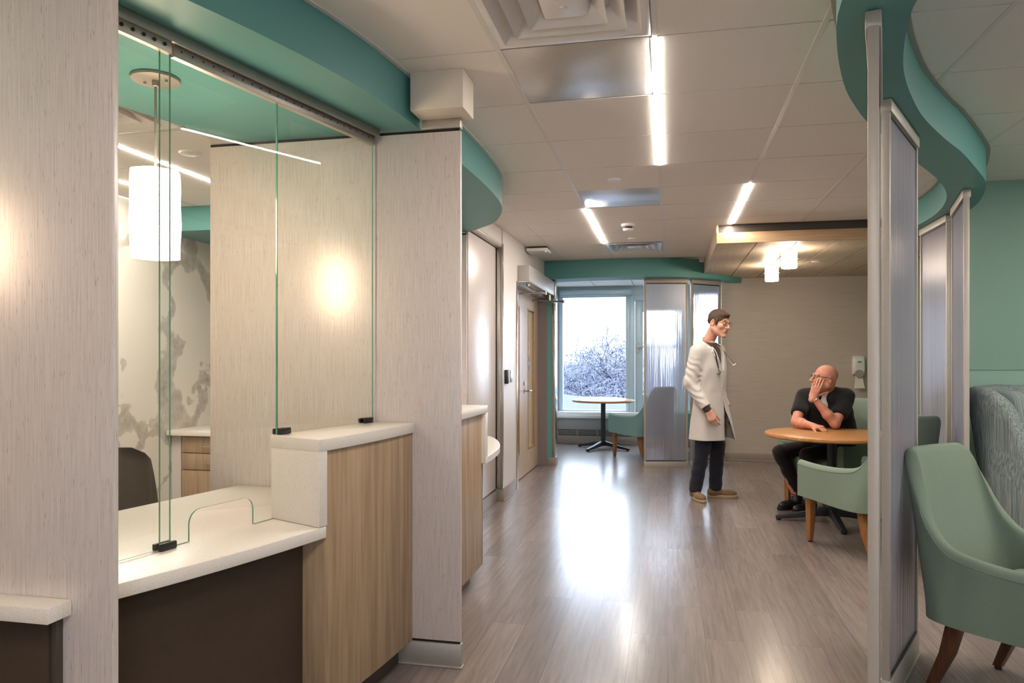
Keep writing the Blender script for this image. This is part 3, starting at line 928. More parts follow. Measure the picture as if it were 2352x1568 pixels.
# ---- glass over the first counter
def gpt(y, off=0.0): return (GL(y) + off * KD.y, y - off * KD.x)
def gpane(name, label, y0, y1, z0, z1, off, hole=None, th=0.007):
    t = thing(name, label, 'glass pane', (*gpt((y0 + y1) / 2, off), z0), 0, 'sliding glass panes over the reception counter')
    # outline in (along, z)
    L = (y1 - y0) / KD.y
    o = [(0, z0)]
    if hole:
        a, b, h, r = hole
        a, b = (a - y0) / KD.y, (b - y0) / KD.y
        o += [(a, z0)] + [(a + r - r * math.cos(q), z0 + h - r + r * math.sin(q)) for q in [PI / 2 * k / 6 for k in range(7)]]
        o += [(b - r + r * math.sin(q), z0 + h - r + r * math.cos(q)) for q in [PI / 2 * k / 6 for k in range(7)]] + [(b, z0)]
    o += [(L, z0), (L, z1), (0, z1)]
    p0 = gpt(y0, off)
    def W(a, z, d): return (p0[0] + KD.x * a + KD.y * d, p0[1] + KD.y * a - KD.x * d, z)
    n = len(o)
    m = M(); m.add([W(a, z, -th / 2) for a, z in o] + [W(a, z, th / 2) for a, z in o], [tuple(range(n)), tuple(range(2 * n - 1, n - 1, -1))], 0)
    m.add([W(a, z, -th / 2) for a, z in o] + [W(a, z, th / 2) for a, z in o], [(i, (i + 1) % n, (i + 1) % n + n, i + n) for i in range(n)], 1)
    # weld
    me = m.build('glass_sheet', [MT['glass'], MT['edge']], t, smooth=False, local=False)
    bm = bmesh.new(); bm.from_mesh(me.data); bmesh.ops.remove_doubles(bm, verts=bm.verts, dist=1e-6); bmesh.ops.recalc_face_normals(bm, faces=bm.faces); bm.to_mesh(me.data); bm.free()
    return t
gA = gpane('sliding_glass_pane', 'narrow glass pane beside the nearest streaked panel, hung from a clamp bar with black holes', 1.565, 2.014, 0.774, 2.33, 0.016)
gB = gpane('sliding_glass_pane', 'middle glass pane with a rounded pass-through cut in its lower edge', 1.99, 2.484, 0.770, 2.335, 0.0, (2.0975, 2.369, 0.10, 0.045))
gC = gpane('sliding_glass_pane', 'glass pane standing on the raised stone ledge', 2.487, 3.07, 1.084, 2.335, 0.0)
m = M(); p = gpt(1.565, 0.016); q = gpt(2.014, 0.016)
m.obox(p, q, 0.022, 2.324, 2.366); cb = m.build('clamp_bar', MT['alu'], gA, bevel=0.002, local=False)
for k in range(8):
    y = 1.735 + k * 0.036
    a = gpt(y, 0.022); b = gpt(y, 0.030); m = M(); m.tube([(*a, 2.345), (*b, 2.345)], 0.006, 14)
    m.build('screw_hole', MT['black'], cb, local=False)
tk = thing('glass_track', 'long aluminium ceiling track holding the glass panes over the counter', 'track', (-1.5, 2.3, SZ))
m = M(); m.obox(gpt(1.565), gpt(3.078), 0.012, 2.36, SZ - 0.001, 0, -0.03); m.obox(gpt(1.565), gpt(3.078), 0.012, 2.36, SZ - 0.001, 0, 0.035); m.obox(gpt(1.565), gpt(3.078), 0.07, SZ - 0.012, SZ - 0.001)
m.build('channel', MT['alu'], tk, bevel=0.0015, local=False)
m = M(); m.obox(gpt(2.035), gpt(3.07), 0.024, 2.326, 2.366); hb_ = m.build('hanger_rail', MT['alu'], tk, bevel=0.0015, local=False)
for k in range(24):
    y = 2.06 + k * 0.042
    a = gpt(y, 0.012); b = gpt(y, 0.0135); m = M(); m.tube([(*a, 2.35), (*b, 2.35)], 0.003, 8)
    m.build('screw_hole', MT['black'], hb_, local=False)
def clip(y, z, label, off=0.0):
    t = thing('glass_clip', label, 'clip', (*gpt(y, off), z), 0, 'black clips at the foot of the glass')
    a, b = gpt(y - 0.028, off), gpt(y + 0.032, off)
    m = M(); m.obox(a, b, 0.014, z, z + 0.024, 0, -0.013); m.build('outer_jaw', MT['black'], t, bevel=0.004, local=False)
    m = M(); m.obox(a, b, 0.014, z, z + 0.022, 0, 0.013); m.build('inner_jaw', MT['black'], t, bevel=0.004, local=False)
clip(2.0, 0.7685, 'black clip on the low stone desk where two glass panes meet', 0.008)
clip(2.51, 1.0805, 'black clip at the near corner of the raised stone ledge')
clip(3.02, 1.0805, 'black clip on the raised ledge beside the divider panel')

# ---- inside the office
pd = thing('pendant_lamp', 'glowing white cylinder pendant hanging over the reception desk', 'pendant lamp', (-1.835, 2.327, SZ))
m = M(); m.lathe([(0.083, -0.012), (0.083, -0.001)], (0, 0, 0), 48)
for a in (0.045, -0.045): m.tube([(a, 0, -0.021), (a, 0, -0.012)], 0.0055, 10)
m.lathe([(0.010, -0.034), (0.0125, -0.032), (0.0125, -0.012)], (0, 0, 0), 16); m.build('ceiling_plate', MT['alu'], pd, bevel=0.001)
m = M(); m.tube([(0, 0, -0.03), (0, 0, -0.36)], 0.0045, 10); m.build('cable', MT['alu'], pd)
m = M(); N = 48; rings = []
for k in range(25):
    z = -0.345 - 0.315 * k / 24
    u = k / 24
    rr = 0.083 + 0.0035 * math.sin(u * PI) + 0.0012 * math.sin(u * 4 * PI)
    rings.append([((rr * (1 + 0.035 * math.cos(6 * a))) * math.cos(a), (rr * (1 + 0.035 * math.cos(6 * a))) * math.sin(a), z) for a in [2 * PI * j / N for j in range(N)]])
m.loft(rings); m.build('shade', MT['pend'], pd, ang=60)

pd2 = copy_tree(pd)
pd2.location = (-2.45, 0.80, SZ)
relabel(pd2, 'glowing white cylinder pendant over the desk beside the camera')

oc = thing('office_chair', 'dark shell back of an office chair behind the reception desk', 'office chair', (-2.485, 2.82, 0), math.atan2(-0.66, -0.75))
m = M(); rings = []
for k in range(15):
    u = k / 14; z = 0.50 + 0.43 * u
    wdt = 0.235 - 0.05 * u ** 2
    if u > 0.85: wdt -= 0.07 * ((u - 0.85) / 0.15) ** 2
    y0 = -0.20 - 0.10 * u
    xs = [-1 + 2 * j / 12 for j in range(13)]
    rings.append([(wdt * x, y0 + 0.05 * x * x, z) for x in xs] + [(wdt * x, y0 - 0.028 + 0.05 * x * x, z) for x in xs[::-1]])
m.loft(rings); m.build('back_shell', MT['bronze'], oc, bevel=0.003, ang=60)
m = M(); m.prism([(0.24 * math.copysign(abs(math.cos(a)) ** 0.6, math.cos(a)), 0.23 * math.copysign(abs(math.sin(a)) ** 0.6, math.sin(a))) for a in [2 * PI * j / 32 for j in range(32)]], 0.43, 0.495); m.build('seat', MT['bronze'], oc, bevel=0.015)
m = M(); m.tube([(0, -0.2, 0.42), (0, -0.26, 0.44), (0, -0.27, 0.62)], 0.02, 8); m.build('back_bracket', MT['black'], oc)
m = M(); m.tube([(0, 0, 0.09), (0, 0, 0.43)], 0.028, 14); m.build('gas_post', MT['black'], oc)
for k in range(5):
    a = 2 * PI * k / 5; d = Vector((math.cos(a), math.sin(a), 0))
    m = M(); m.tube([d * 0.02 + Vector((0, 0, 0.1)), d * 0.28 + Vector((0, 0, 0.075))], [0.024, 0.016], 8); m.build('base_arm', MT['black'], oc)
    m = M(); n_ = Vector((-d.y, d.x, 0)); c = d * 0.28 + Vector((0, 0, 0.03)); m.tube([c - n_ * 0.022, c + n_ * 0.022], 0.03, 16); m.build('caster', MT['black'], oc)

# back counter with a drawer pedestal under it
bc = thing('back_counter', 'stone topped counter against the veined slab wall at the back of the office', 'counter', (-3.6, 5.6, 0))
m = M(); m.box(-4.055, -2.6, 5.27, 5.92, 0.726, 0.768); m.build('stone_top', MT['stone'], bc, bevel=0.003, local=False)
m = M(); m.box(-4.05, -3.96, 5.33, 5.90, 0, 0.725); m.build('end_board', MT['wallw'], bc, smooth=False, local=False)
pdst = thing('drawer_pedestal', 'oak drawer pedestal with three locks under the back counter', 'drawer unit', (-3.70, 5.6, 0))
m = M(); m.box(-3.945, -3.415, 5.335, 5.90, 0.02, 0.72); m.build('carcass', MT['oak'], pdst, smooth=False, local=False)
for z0, z1 in ((0.585, 0.715), (0.445, 0.578), (0.04, 0.438)):
    m = M(); m.box(-3.94, -3.42, 5.315, 5.334, z0, z1); f_ = m.build('drawer', MT['oak'], pdst, bevel=0.0015, local=False)
    zc = z1 - 0.075 if z1 > 0.44 else z1 - 0.19
    if z0 < .1: zc = 0.24
    m = M(); m.tube([(-3.72, 5.315, zc), (-3.72, 5.29, zc), (-3.54, 5.29, zc), (-3.54, 5.315, zc)], 0.005, 8); m.build('handle', MT['steel'], f_, local=False)
    m = M(); m.tube([(-3.63, 5.316, z1 - 0.035), (-3.63, 5.306, z1 - 0.035)], 0.011, 14); m.build('lock', MT['steel'], f_, local=False)
m = M(); m.lathe([(0.0, 0), (0.022, 0.0), (0.022, 0.01), (0.01, 0.018), (0.0, 0.018)], (-3.44, 5.58, 0.768), 20)
tag(m.build('cable_grommet', MT['steel']), 'small metal cable cap on the back counter', 'cable cap')
m = M(); m.lathe([(0.055, -0.012), (0.06, -0.006), (0.06, 0.004)], (-2.78, 3.82, CZ), 32)
tag(m.build('ceiling_disc', MT['white'], bevel=0.001), 'white round ceiling cover in the office seen through the glass', 'ceiling disc')

# ================================================================== CEILING FITTINGS
def line_lamp(x, y0, y1, label, splits=()):
    t = thing('line_lamp', label, 'ceiling lamp', (x, (y0 + y1) / 2, CZ), 0, 'recessed line lamps in the ceiling')
    m = M(); m.box(x - 0.015, x - 0.0105, y0, y1, CZ - 0.001, CZ + 0.02); m.box(x + 0.0105, x + 0.015, y0, y1, CZ - 0.001, CZ + 0.02); m.box(x - 0.0105, x + 0.0105, y0, y0 + 0.006, CZ - 0.001, CZ + 0.02); m.box(x - 0.0105, x + 0.0105, y1 - 0.006, y1, CZ - 0.001, CZ + 0.02); m.build('housing_frame', MT['tbar'], t, smooth=False, local=False)
    ed = [y0] + list(splits) + [y1]
    for a, b in zip(ed, ed[1:]):
        m = M(); m.box(x - 0.0110, x + 0.0110, a + 0.006, b - 0.006, CZ - 0.0034, CZ - 0.0016); m.build('diffuser', MT['lamp'], t, smooth=False, local=False)
    return t
line_lamp(-0.05, 2.82, 4.69, 'long lit line lamp in two lengths next to the grey metal ceiling panel', (3.434,))
line_lamp(-0.66, 5.94, 7.80, 'lit line lamp between the bright metal ceiling panel and the far air diffuser')
line_lamp(0.56, 5.31, 6.90, 'lit line lamp running up to the dropped wood ceiling')
line_lamp(-3.10, 2.95, 4.68, 'lit line lamp in the office ceiling behind the glass')
line_lamp(-3.71, 3.45, 4.68, 'short lit line lamp in the office ceiling behind the pendant')
line_lamp(-0.05, -1.20, 0.80, 'unseen line lamp added overhead, nearer than the air diffuser')  # added out of view as a light source for the near corridor
line_lamp(0.56, 0.7, 2.45, 'unseen line lamp added overhead between corridor and screens')  # added light source, kept just outside the top of the view
line_lamp(2.39, 2.9, 4.2, 'lit line lamp in the lounge ceiling beyond the screens')
line_lamp(2.39, 0.2, 2.0, 'unseen line lamp added in the lounge ceiling beside the camera')  # added out of view to brighten the lounge
line_lamp(3.61, 2.9, 4.7, 'unseen line lamp added in the lounge ceiling along the outer wall')  # another unseen lamp, added for more light in the lounge
# window bay lamp
t = thing('line_lamp', 'short lit line lamp in the ceiling of the window bay', 'ceiling lamp', (-0.53, 10.3, 2.52), 0, 'recessed line lamps in the ceiling')
m = M(); m.box(-0.545, -0.515, 9.6, 10.75, 2.516, 2.55); m.build('housing', MT['tbar'], t, smooth=False, local=False)
m = M(); m.box(-0.541, -0.519, 9.62, 10.73, 2.512, 2.517); m.build('diffuser', MT['lamp'], t, smooth=False, local=False)

def diffuser(x0, x1, y0, y1, zc, label, mt):
    cx, cyy = (x0 + x1) / 2, (y0 + y1) / 2; h = min(x1 - x0, y1 - y0) / 2 - 0.012
    t = thing('air_diffuser', label, 'air vent', (cx, cyy, zc), 0, 'square ceiling air diffusers')
    def ring(a, za, b, zb, nm, thk=0.004):
        def sq(r, z): return [(-r, -r, z), (r, -r, z), (r, r, z), (-r, r, z)]
        m = M(); vs = sq(a, za) + sq(b, zb) + sq(b, zb + thk) + sq(a, za + thk)
        fs = []
        for i in range(4):
            j = (i + 1) % 4
            fs += [(i, j, 4 + j, 4 + i), (4 + i, 4 + j, 8 + j, 8 + i), (8 + i, 8 + j, 12 + j, 12 + i), (12 + i, 12 + j, j, i)]
        m.add(vs, fs); m.build(nm, mt, t, bevel=0.002)
    ring(h, -0.006, h - 0.03, -0.006, 'frame')
    ring(h - 0.03, -0.006, h - 0.085, 0.055, 'louvre')
    ring(h - 0.085, -0.010, h - 0.145, 0.050, 'louvre')
    ring(h - 0.150, -0.012, h - 0.215, 0.048, 'louvre')
    m = M(); r0, r1 = h - 0.205, 0.075
    m.add([(-r0, -r0, 0.03), (r0, -r0, 0.03), (r0, r0, 0.03), (-r0, r0, 0.03), (-r1, -r1, -0.008), (r1, -r1, -0.008), (r1, r1, -0.008), (-r1, r1, -0.008)],
          [(4, 5, 6, 7), (0, 1, 5, 4), (1, 2, 6, 5), (2, 3, 7, 6), (3, 0, 4, 7), (3, 2, 1, 0)]); m.build('core', mt, t, bevel=0.003)
    m = M(); m.lathe([(0.0, -0.014), (0.012, -0.013), (0.014, -0.008), (0.014, -0.004)], (0, 0, 0), 18); m.build('centre_screw', mt, t)
    m = M(); m.box(-h, h, -h, h, 0.07, 0.08); m.build('duct_cover', MT['black'], t, smooth=False)
C6 = cell(6, 9); diffuser(*C6, CZ, 'big square white air diffuser at the head of the corridor ceiling', MT['whitem'])
C6 = cell(6, 18); diffuser(*C6, CZ, 'shiny square air diffuser at the far end of the corridor ceiling', MT['satin'])
C6 = cell(2, 10); diffuser(*C6, CZ, 'square white air diffuser in the office ceiling by the pendant', MT['whitem'])
diffuser(-1.14, -0.53, 9.97, 10.58, 2.52, 'square air diffuser in the window bay ceiling', MT['whitem'])
for (i, j), mt, lb in (((6, 10), 'grey', 'grey metal ceiling panel next to the big air diffuser'), ((6, 14), 'satin', 'bright metal ceiling panel reflecting the window')):
    x0, x1, y0, y1 = cell(i, j)
    m = M(); m.box(x0 + 0.008, x1 - 0.008, y0 + 0.006, y1 - 0.006, CZ + 0.002, CZ + 0.03)
    tag(m.build('ceiling_metal_panel', MT[mt], bevel=0.002), lb, 'ceiling panel', 'metal panels in the ceiling grid')
def disc(x, y, r, label, z=CZ):
    m = M(); m.lathe([(r * 0.9, -0.008), (r, -0.004), (r, 0.004)], (x, y, z), 32)
    tag(m.build('ceiling_disc', MT['white']), label, 'ceiling disc', 'round white ceiling covers')
disc(-0.36, 5.01, 0.045, 'white round ceiling cover just before the bright metal panel')
disc(-0.36, 7.52, 0.04, 'small white round ceiling cover between smoke detector and far diffuser')
disc(1.585, 8.445, 0.05, 'white round cover in the wood ceiling', WZ)
sd = thing('smoke_detector', 'cream smoke detector on the corridor ceiling', 'smoke detector', (-0.355, 6.72, CZ))
m = M(); m.lathe([(0.052, -0.024), (0.062, -0.02), (0.062, 0.0)], (0, 0, 0), 36); m.build('base_ring', MT['white'], sd)
m = M(); m.lathe([(0.036, -0.062), (0.045, -0.056), (0.05, -0.044)], (0, 0, 0), 36); m.build('sensor_cap', MT['white'], sd)
m = M(); m.lathe([(0.038, -0.045), (0.038, -0.023)], (0, 0, 0), 36); m.build('air_slot', MT['dark'], sd)
ap = thing('wireless_access_point', 'white box with green light high on the pale wall by the ceiling', 'access point', (-1.40, 7.95, CZ))
m = M(); m.box(-0.125, 0.12, -0.13, 0.13, -0.055, -0.018); m.build('casing', MT['white'], ap, bevel=0.016, seg=3)
m = M(); m.box(-0.10, 0.10, -0.10, 0.10, -0.018, -0.0005); m.build('mount', MT['black'], ap, smooth=False)
m = M(); m.lathe([(0.006, -0.0575), (0.006, -0.0545)], (0.09, -0.09, 0), 12); m.build('led', MT['led'], ap)
for y, lb in ((7.44, 'nearer of the two lit glass cylinder lamps on the wood ceiling'), (8.65, 'farther of the two lit glass cylinder lamps on the wood ceiling')):
    t = thing('cylinder_lamp', lb, 'ceiling lamp', (1.15, y, WZ), 0, 'glass cylinder lamps on the wood ceiling')
    m = M(); m.lathe([(0.05, -0.02), (0.06, -0.015), (0.06, -0.0005)], (0, 0, 0), 32); m.build('mount', MT['steel'], t)
    m = M(); m.lathe([(0.069, -0.185), (0.072, -0.18), (0.072, -0.02), (0.05, -0.018)], (0, 0, 0), 40); m.build('glass_shade', MT['cyl'], t)
    for sgn in (-1, 1):
        m = M(); m.tube([(sgn * 0.07, 0, -0.10), (sgn * 0.085, 0, -0.10)], 0.008, 10); m.build('finial', MT['steel'], t)
# ================================================================== DOUBLE DOOR AND WALL FITTINGS
dd = struct(M().box(-1.64, -1.525, 7.375, 7.415, 0, 2.16).build('door_2', MT['steel'], bevel=0.002), 'pale wood double door with narrow frosted glass strips')
m = M(); m.box(-1.66, -1.53, 7.415, 9.15, 2.135, 2.165); m.build('head_frame', MT['alu'], dd, smooth=False)
def leaf(y0, y1, ly0, ly1):
    m = M(); x0, x1 = -1.665, -1.625
    m.box(x0, x1, y0, ly0, 0.008, 2.13); m.box(x0, x1, ly1, y1, 0.008, 2.13); m.box(x0, x1, ly0, ly1, 0.008, 0.28); m.box(x0, x1, ly0, ly1, 1.955, 2.13)
    lf = m.build('door_leaf', MT['oakd'], dd, smooth=False)
    m = M(); m.box(-1.65, -1.643, ly0, ly1, 0.28, 1.955); m.build('frosted_pane', MT['frost'], lf, smooth=False)
    m = M(); w = 0.022
    m.box(-1.643, -1.618, ly0, ly0 + w, 0.28, 1.955); m.box(-1.643, -1.618, ly1 - w, ly1, 0.28, 1.955); m.box(-1.643, -1.618, ly0 + w, ly1 - w, 0.28, 0.302); m.box(-1.643, -1.618, ly0 + w, ly1 - w, 1.933, 1.955)
    m.build('glazing_stop', MT['stop'], lf, bevel=0.002)
    return lf
leaf(7.42, 8.148, 7.78, 7.96)
l2 = leaf(8.152, 9.145, 8.46, 8.885)
def oval(y, z, ry, rz, x):
    m = M(); n = 28
    vs = [(x, y + ry * math.cos(2 * PI * k / n), z + rz * math.sin(2 * PI * k / n)) for k in range(n)]
    m.add(vs + [(x + 0.0015, b, c) for a, b, c in vs], [tuple(range(n)), tuple(range(2 * n - 1, n - 1, -1))] + [(k, (k + 1) % n, n + (k + 1) % n, n + k) for k in range(n)])
    return m
s1 = oval(8.60, 1.48, 0.062, 0.088, -1.6425).build('yellow_sticker', MT['yellow'], l2, smooth=False)
m = M()
for k in range(4): m.box(-1.641, -1.6400, 8.562, 8.638, 1.455 + 0.016 * k, 1.463 + 0.016 * k)
m.build('print_line', MT['bronze'], s1, smooth=False)
s2 = oval(8.60, 1.295, 0.062, 0.088, -1.6425).build('blue_sticker', MT['blue'], l2, smooth=False)
m = M()
for k in range(3): m.box(-1.641, -1.6400, 8.562, 8.638, 1.28 + 0.016 * k, 1.288 + 0.016 * k)
m.build('print_line', MT['white'], s2, smooth=False)
m = M(); m.tube([(-1.625, 8.235, 0.985), (-1.565, 8.235, 0.985), (-1.562, 8.36, 0.985)], 0.010, 10); m.tube([(-1.625, 8.235, 0.985), (-1.615, 8.235, 0.985)], 0.028, 20); m.build('lever_handle', MT['steel'], l2)
m = M(); m.tube([(-1.625, 8.235, 1.07), (-1.612, 8.235, 1.07)], 0.024, 18); m.build('lock_cylinder', MT['steel'], l2)
op = thing('door_operator', 'long grey automatic opener box with folding arms over the double door', 'door opener', (-1.47, 8.35, 2.16))
m = M(); m.box(-1.537, -1.41, 7.43, 9.29, 2.17, 2.334); m.build('casing', MT['greyp'], op, bevel=0.004, local=False)
m = M(); m.box(-1.533, -1.415, 7.44, 9.28, 2.16, 2.171); m.build('cover_plate', MT['satin'], op, smooth=False, local=False)
m = M(); m.tube([(-1.46, 7.62, 2.162), (-1.46, 7.62, 2.13)], 0.02, 12); m.tube([(-1.46, 7.62, 2.135), (-1.42, 7.75, 2.10), (-1.345, 8.05, 2.095)], 0.012, 8); m.tube([(-1.345, 8.05, 2.10), (-1.60, 7.85, 2.075)], 0.010, 8); m.tube([(-1.345, 8.05, 2.075), (-1.345, 8.05, 2.115)], 0.018, 12); m.build('arm', MT['steel'], op, local=False)
m = M(); m.tube([(-1.46, 9.05, 2.162), (-1.46, 9.05, 2.07)], 0.018, 12); m.tube([(-1.46, 9.05, 2.075), (-1.27, 9.0, 2.07)], 0.012, 8); m.tube([(-1.27, 9.0, 2.05), (-1.27, 9.0, 2.09)], 0.018, 12); m.tube([(-1.27, 9.0, 2.062), (-1.60, 8.62, 2.062)], 0.010, 8); m.build('arm', MT['steel'], op, local=False)
cr = thing('card_reader', 'black faced card reader on the pale wall before the double door', 'card reader', (-1.537, 6.86, 1.12))
m = M(); m.prism([(-1.537, 6.805), (-1.515, 6.808), (-1.506, 6.86), (-1.515, 6.912), (-1.537, 6.915)], 1.12, 1.25); m.build('housing', MT['whitem'], cr, bevel=0.004, local=False)
m = M(); m.prism([(-1.535, 6.803), (-1.512, 6.806), (-1.503, 6.862), (-1.508, 6.872), (-1.52, 6.82)], 1.118, 1.252); m.build('face', MT['black'], cr, bevel=0.003, local=False)
m = M(); m.box(-1.537, -1.529, 7.07, 7.145, 1.125, 1.245); tag(m.build('wall_switch', MT['steel'], bevel=0.003), 'steel switch plate on the pale wall beside the door frame', 'switch')

td = thing('towel_dispenser', 'white paper towel dispenser with a hanging towel on the woven back wall', 'towel dispenser', (2.383, 10.06, 1.15))
m = M(); rings = []
for z, w, dpt in ((1.150, 0.062, 0.06), (1.165, 0.072, 0.085), (1.22, 0.076, 0.10), (1.35, 0.075, 0.09), (1.38, 0.070, 0.08), (1.392, 0.058, 0.05)):
    rings.append([(2.383 + w * math.copysign(abs(math.cos(a)) ** 0.5, math.cos(a)), 10.06 - dpt / 2 + dpt / 2 * math.copysign(abs(math.sin(a)) ** 0.5, math.sin(a)), z) for a in [2 * PI * k / 32 for k in range(32)]])
m.loft(rings); m.build('housing', MT['white'], td, ang=50, local=False)
m = M(); m.tube([(2.383, 9.955, 1.165), (2.383, 9.975, 1.165)], 0.05, 24); m.build('chute', MT['greyp'], td, local=False)
m = M(); m.box(2.365, 2.405, 9.955, 9.962, 1.305, 1.325); m.build('emblem', MT['teal'], td, smooth=False, local=False)
m = M(); L = []; R = []
for k in range(12):
    u = k / 11; z = 1.17 - 0.19 * u; y = 9.985 - 0.035 * u ** 2
    L.append((2.383 - 0.045 - 0.022 * u * u, y, z)); R.append((2.383 + 0.045 + 0.018 * u * u, y, z))
n = 12
vs = L + R + [(a, b + 0.002, c) for a, b, c in L] + [(a, b + 0.002, c) for a, b, c in R]
fs = []
for k in range(n - 1):
    fs += [(k, k + 1, n + k + 1, n + k), (2 * n + k, 3 * n + k, 3 * n + k + 1, 2 * n + k + 1), (k, 2 * n + k, 2 * n + k + 1, k + 1), (n + k, n + k + 1, 3 * n + k + 1, 3 * n + k)]
m.add(vs, fs); m.build('paper_towel', MT['paperw'], td, local=False)

# ================================================================== TRANSLUCENT SCREENS
def screen(p0, p1, ztop, label, bh=0.075):
    c = ((p0[0] + p1[0]) / 2, (p0[1] + p1[1]) / 2, 0)
    L = math.hypot(p1[0] - p0[0], p1[1] - p0[1])
    t = thing('translucent_screen', label, 'screen', c, math.atan2(p1[1] - p0[1], p1[0] - p0[0]), 'fluted translucent screens in metal frames')
    h = L / 2
    m = M(); m.box(-h + 0.022, h - 0.022, -0.008, 0.008, bh + 0.008, ztop - 0.05); m.build('fluted_sheet', MT['sheet'], t, smooth=False)
    for s in (-1, 1):
        m = M(); m.box(min(s * h, s * (h - 0.026)), max(s * h, s * (h - 0.026)), -0.015, 0.015, bh, ztop - 0.045); m.build('stile', MT['champ'], t, bevel=0.002)
    m = M(); m.box(-h, h, -0.022, 0.022, ztop - 0.052, ztop - 0.001); m.build('header', MT['champ'], t, bevel=0.003)
    m = M(); m.box(-h, h, -0.02, 0.02, 0.0, bh); m.box(-h, h, -0.026, 0.026, 0, 0.006); m.build('base_channel', MT['champ'], t, bevel=0.003)
    m = M(); m.box(-h + 0.026, h - 0.026, -0.014, 0.014, bh, bh + 0.012); m.build('gasket', MT['black'], t, smooth=False)
    m = M(); m.box(-h + 0.026, h - 0.026, -0.014, 0.014, ztop - 0.064, ztop - 0.05); m.build('gasket', MT['black'], t, smooth=False)
    return t
ZS = SZ - 0.006
screen((0.588, 2.300), (0.785, 3.03), ZS, 'nearest translucent screen, seen edge on as a tall metal post', 0.10)
screen((0.838, 3.105), (1.118, 3.685), ZS, 'large lavender translucent screen just behind the nearest post', 0.10)
screen((1.765, 4.865), (1.915, 5.50), ZS, 'narrow translucent screen right beside the wing chair', 0.10)
screen((1.955, 5.70), (1.975, 6.33), ZS, 'bluish translucent screen behind the one beside the wing chair', 0.10)
screen((-0.295, 9.290), (0.245, 9.405), 2.36, 'bright backlit translucent screen nearest the big window', 0.066)
screen((0.285, 9.46), (0.665, 9.82), 2.36, 'bright backlit translucent screen behind the standing person', 0.066)

# ================================================================== TABLES AND CHAIRS
def round_table(x, y, R, h, rot, label):
    t = thing('round_table', label, 'table', (x, y, 0), rot, 'round pedestal tables')
    m = M(); m.lathe([(R - 0.012, h - 0.034), (R - 0.002, h - 0.026), (R, h - 0.016), (R - 0.004, h - 0.004), (R - 0.014, h)], (0, 0, 0), 96); m.build('tabletop', MT['table'], t, ang=40)
    m = M(); m.lathe([(0.040, 0.07), (0.036, 0.14), (0.036, h - 0.05)], (0, 0, 0), 28); m.build('column', MT['blackm'], t)
    m = M(); m.box(-0.18, 0.18, -0.03, 0.03, h - 0.05, h - 0.035); m.box(-0.03, 0.03, -0.18, 0.18, h - 0.05, h - 0.035); m.build('top_plate', MT['blackm'], t, smooth=False)
    for k in range(4):
        a = PI / 2 * k; d = Vector((math.cos(a), math.sin(a))); n = Vector((-d.y, d.x))
        m = M(); rings = []
        for r, w, zt, zb in ((0.02, 0.034, 0.125, 0.055), (0.12, 0.030, 0.105, 0.05), (0.30, 0.026, 0.066, 0.026), (0.42, 0.025, 0.045, 0.014), (0.445, 0.022, 0.038, 0.014)):
            rings.append([(d.x * r + n.x * s * w, d.y * r + n.y * s * w, z) for s, z in ((-1, zb), (1, zb), (0.8, zt), (-0.8, zt))])
        m.loft(rings); b = m.build('base_arm', MT['blackm'], t, bevel=0.003)
        m = M(); m.lathe([(0.02, 0.0), (0.02, 0.015)], (d.x * 0.42, d.y * 0.42, 0), 14); m.build('glide', MT['black'], b)
    return t
round_table(1.335, 6.474, 0.53, 0.742, 0, 'round honey oak table with black pedestal by the seated person')
round_table(-0.95, 10.95, 0.47, 0.742, math.radians(153), 'small round pedestal table in the bay before the snowy window')

def shell(ctrl, zbot, th, lean, n=5, rows=(0, .12, .3, .5, .7, .88)):
    """upholstered wall round a plan path; ctrl: (x, y, top z) control points, open at both ends"""
    P = spline(ctrl, n)
    rings = []
    for i, p in enumerate(P):
        a = P[max(0, i - 1)]; b = P[min(len(P) - 1, i + 1)]
        t = Vector((b.x - a.x, b.y - a.y)).normalized(); nn = Vector((-t.y, t.x))   # inward
        zt = p.z; zb = zbot(p.x, p.y) if callable(zbot) else zbot
        hgt = zt - zb; r = th / 2
        prof = [(0.0, zb + hgt * f - (r * f)) for f in rows] + [(0.0, zt - r)]
        prof += [(r * (1 - math.cos(q)), zt - r + r * math.sin(q)) for q in (PI / 4, PI / 2, 3 * PI / 4)]
        prof += [(th, zt - r)] + [(th, zb + hgt * f - (r * f)) for f in rows[::-1]]
        rings.append([lean(p.x + nn.x * d, p.y + nn.y * d, z) for d, z in prof])
    return rings
def sstep(a, b, x):
    t = max(0.0, min(1.0, (x - a) / (b - a))); return t * t * (3 - 2 * t)
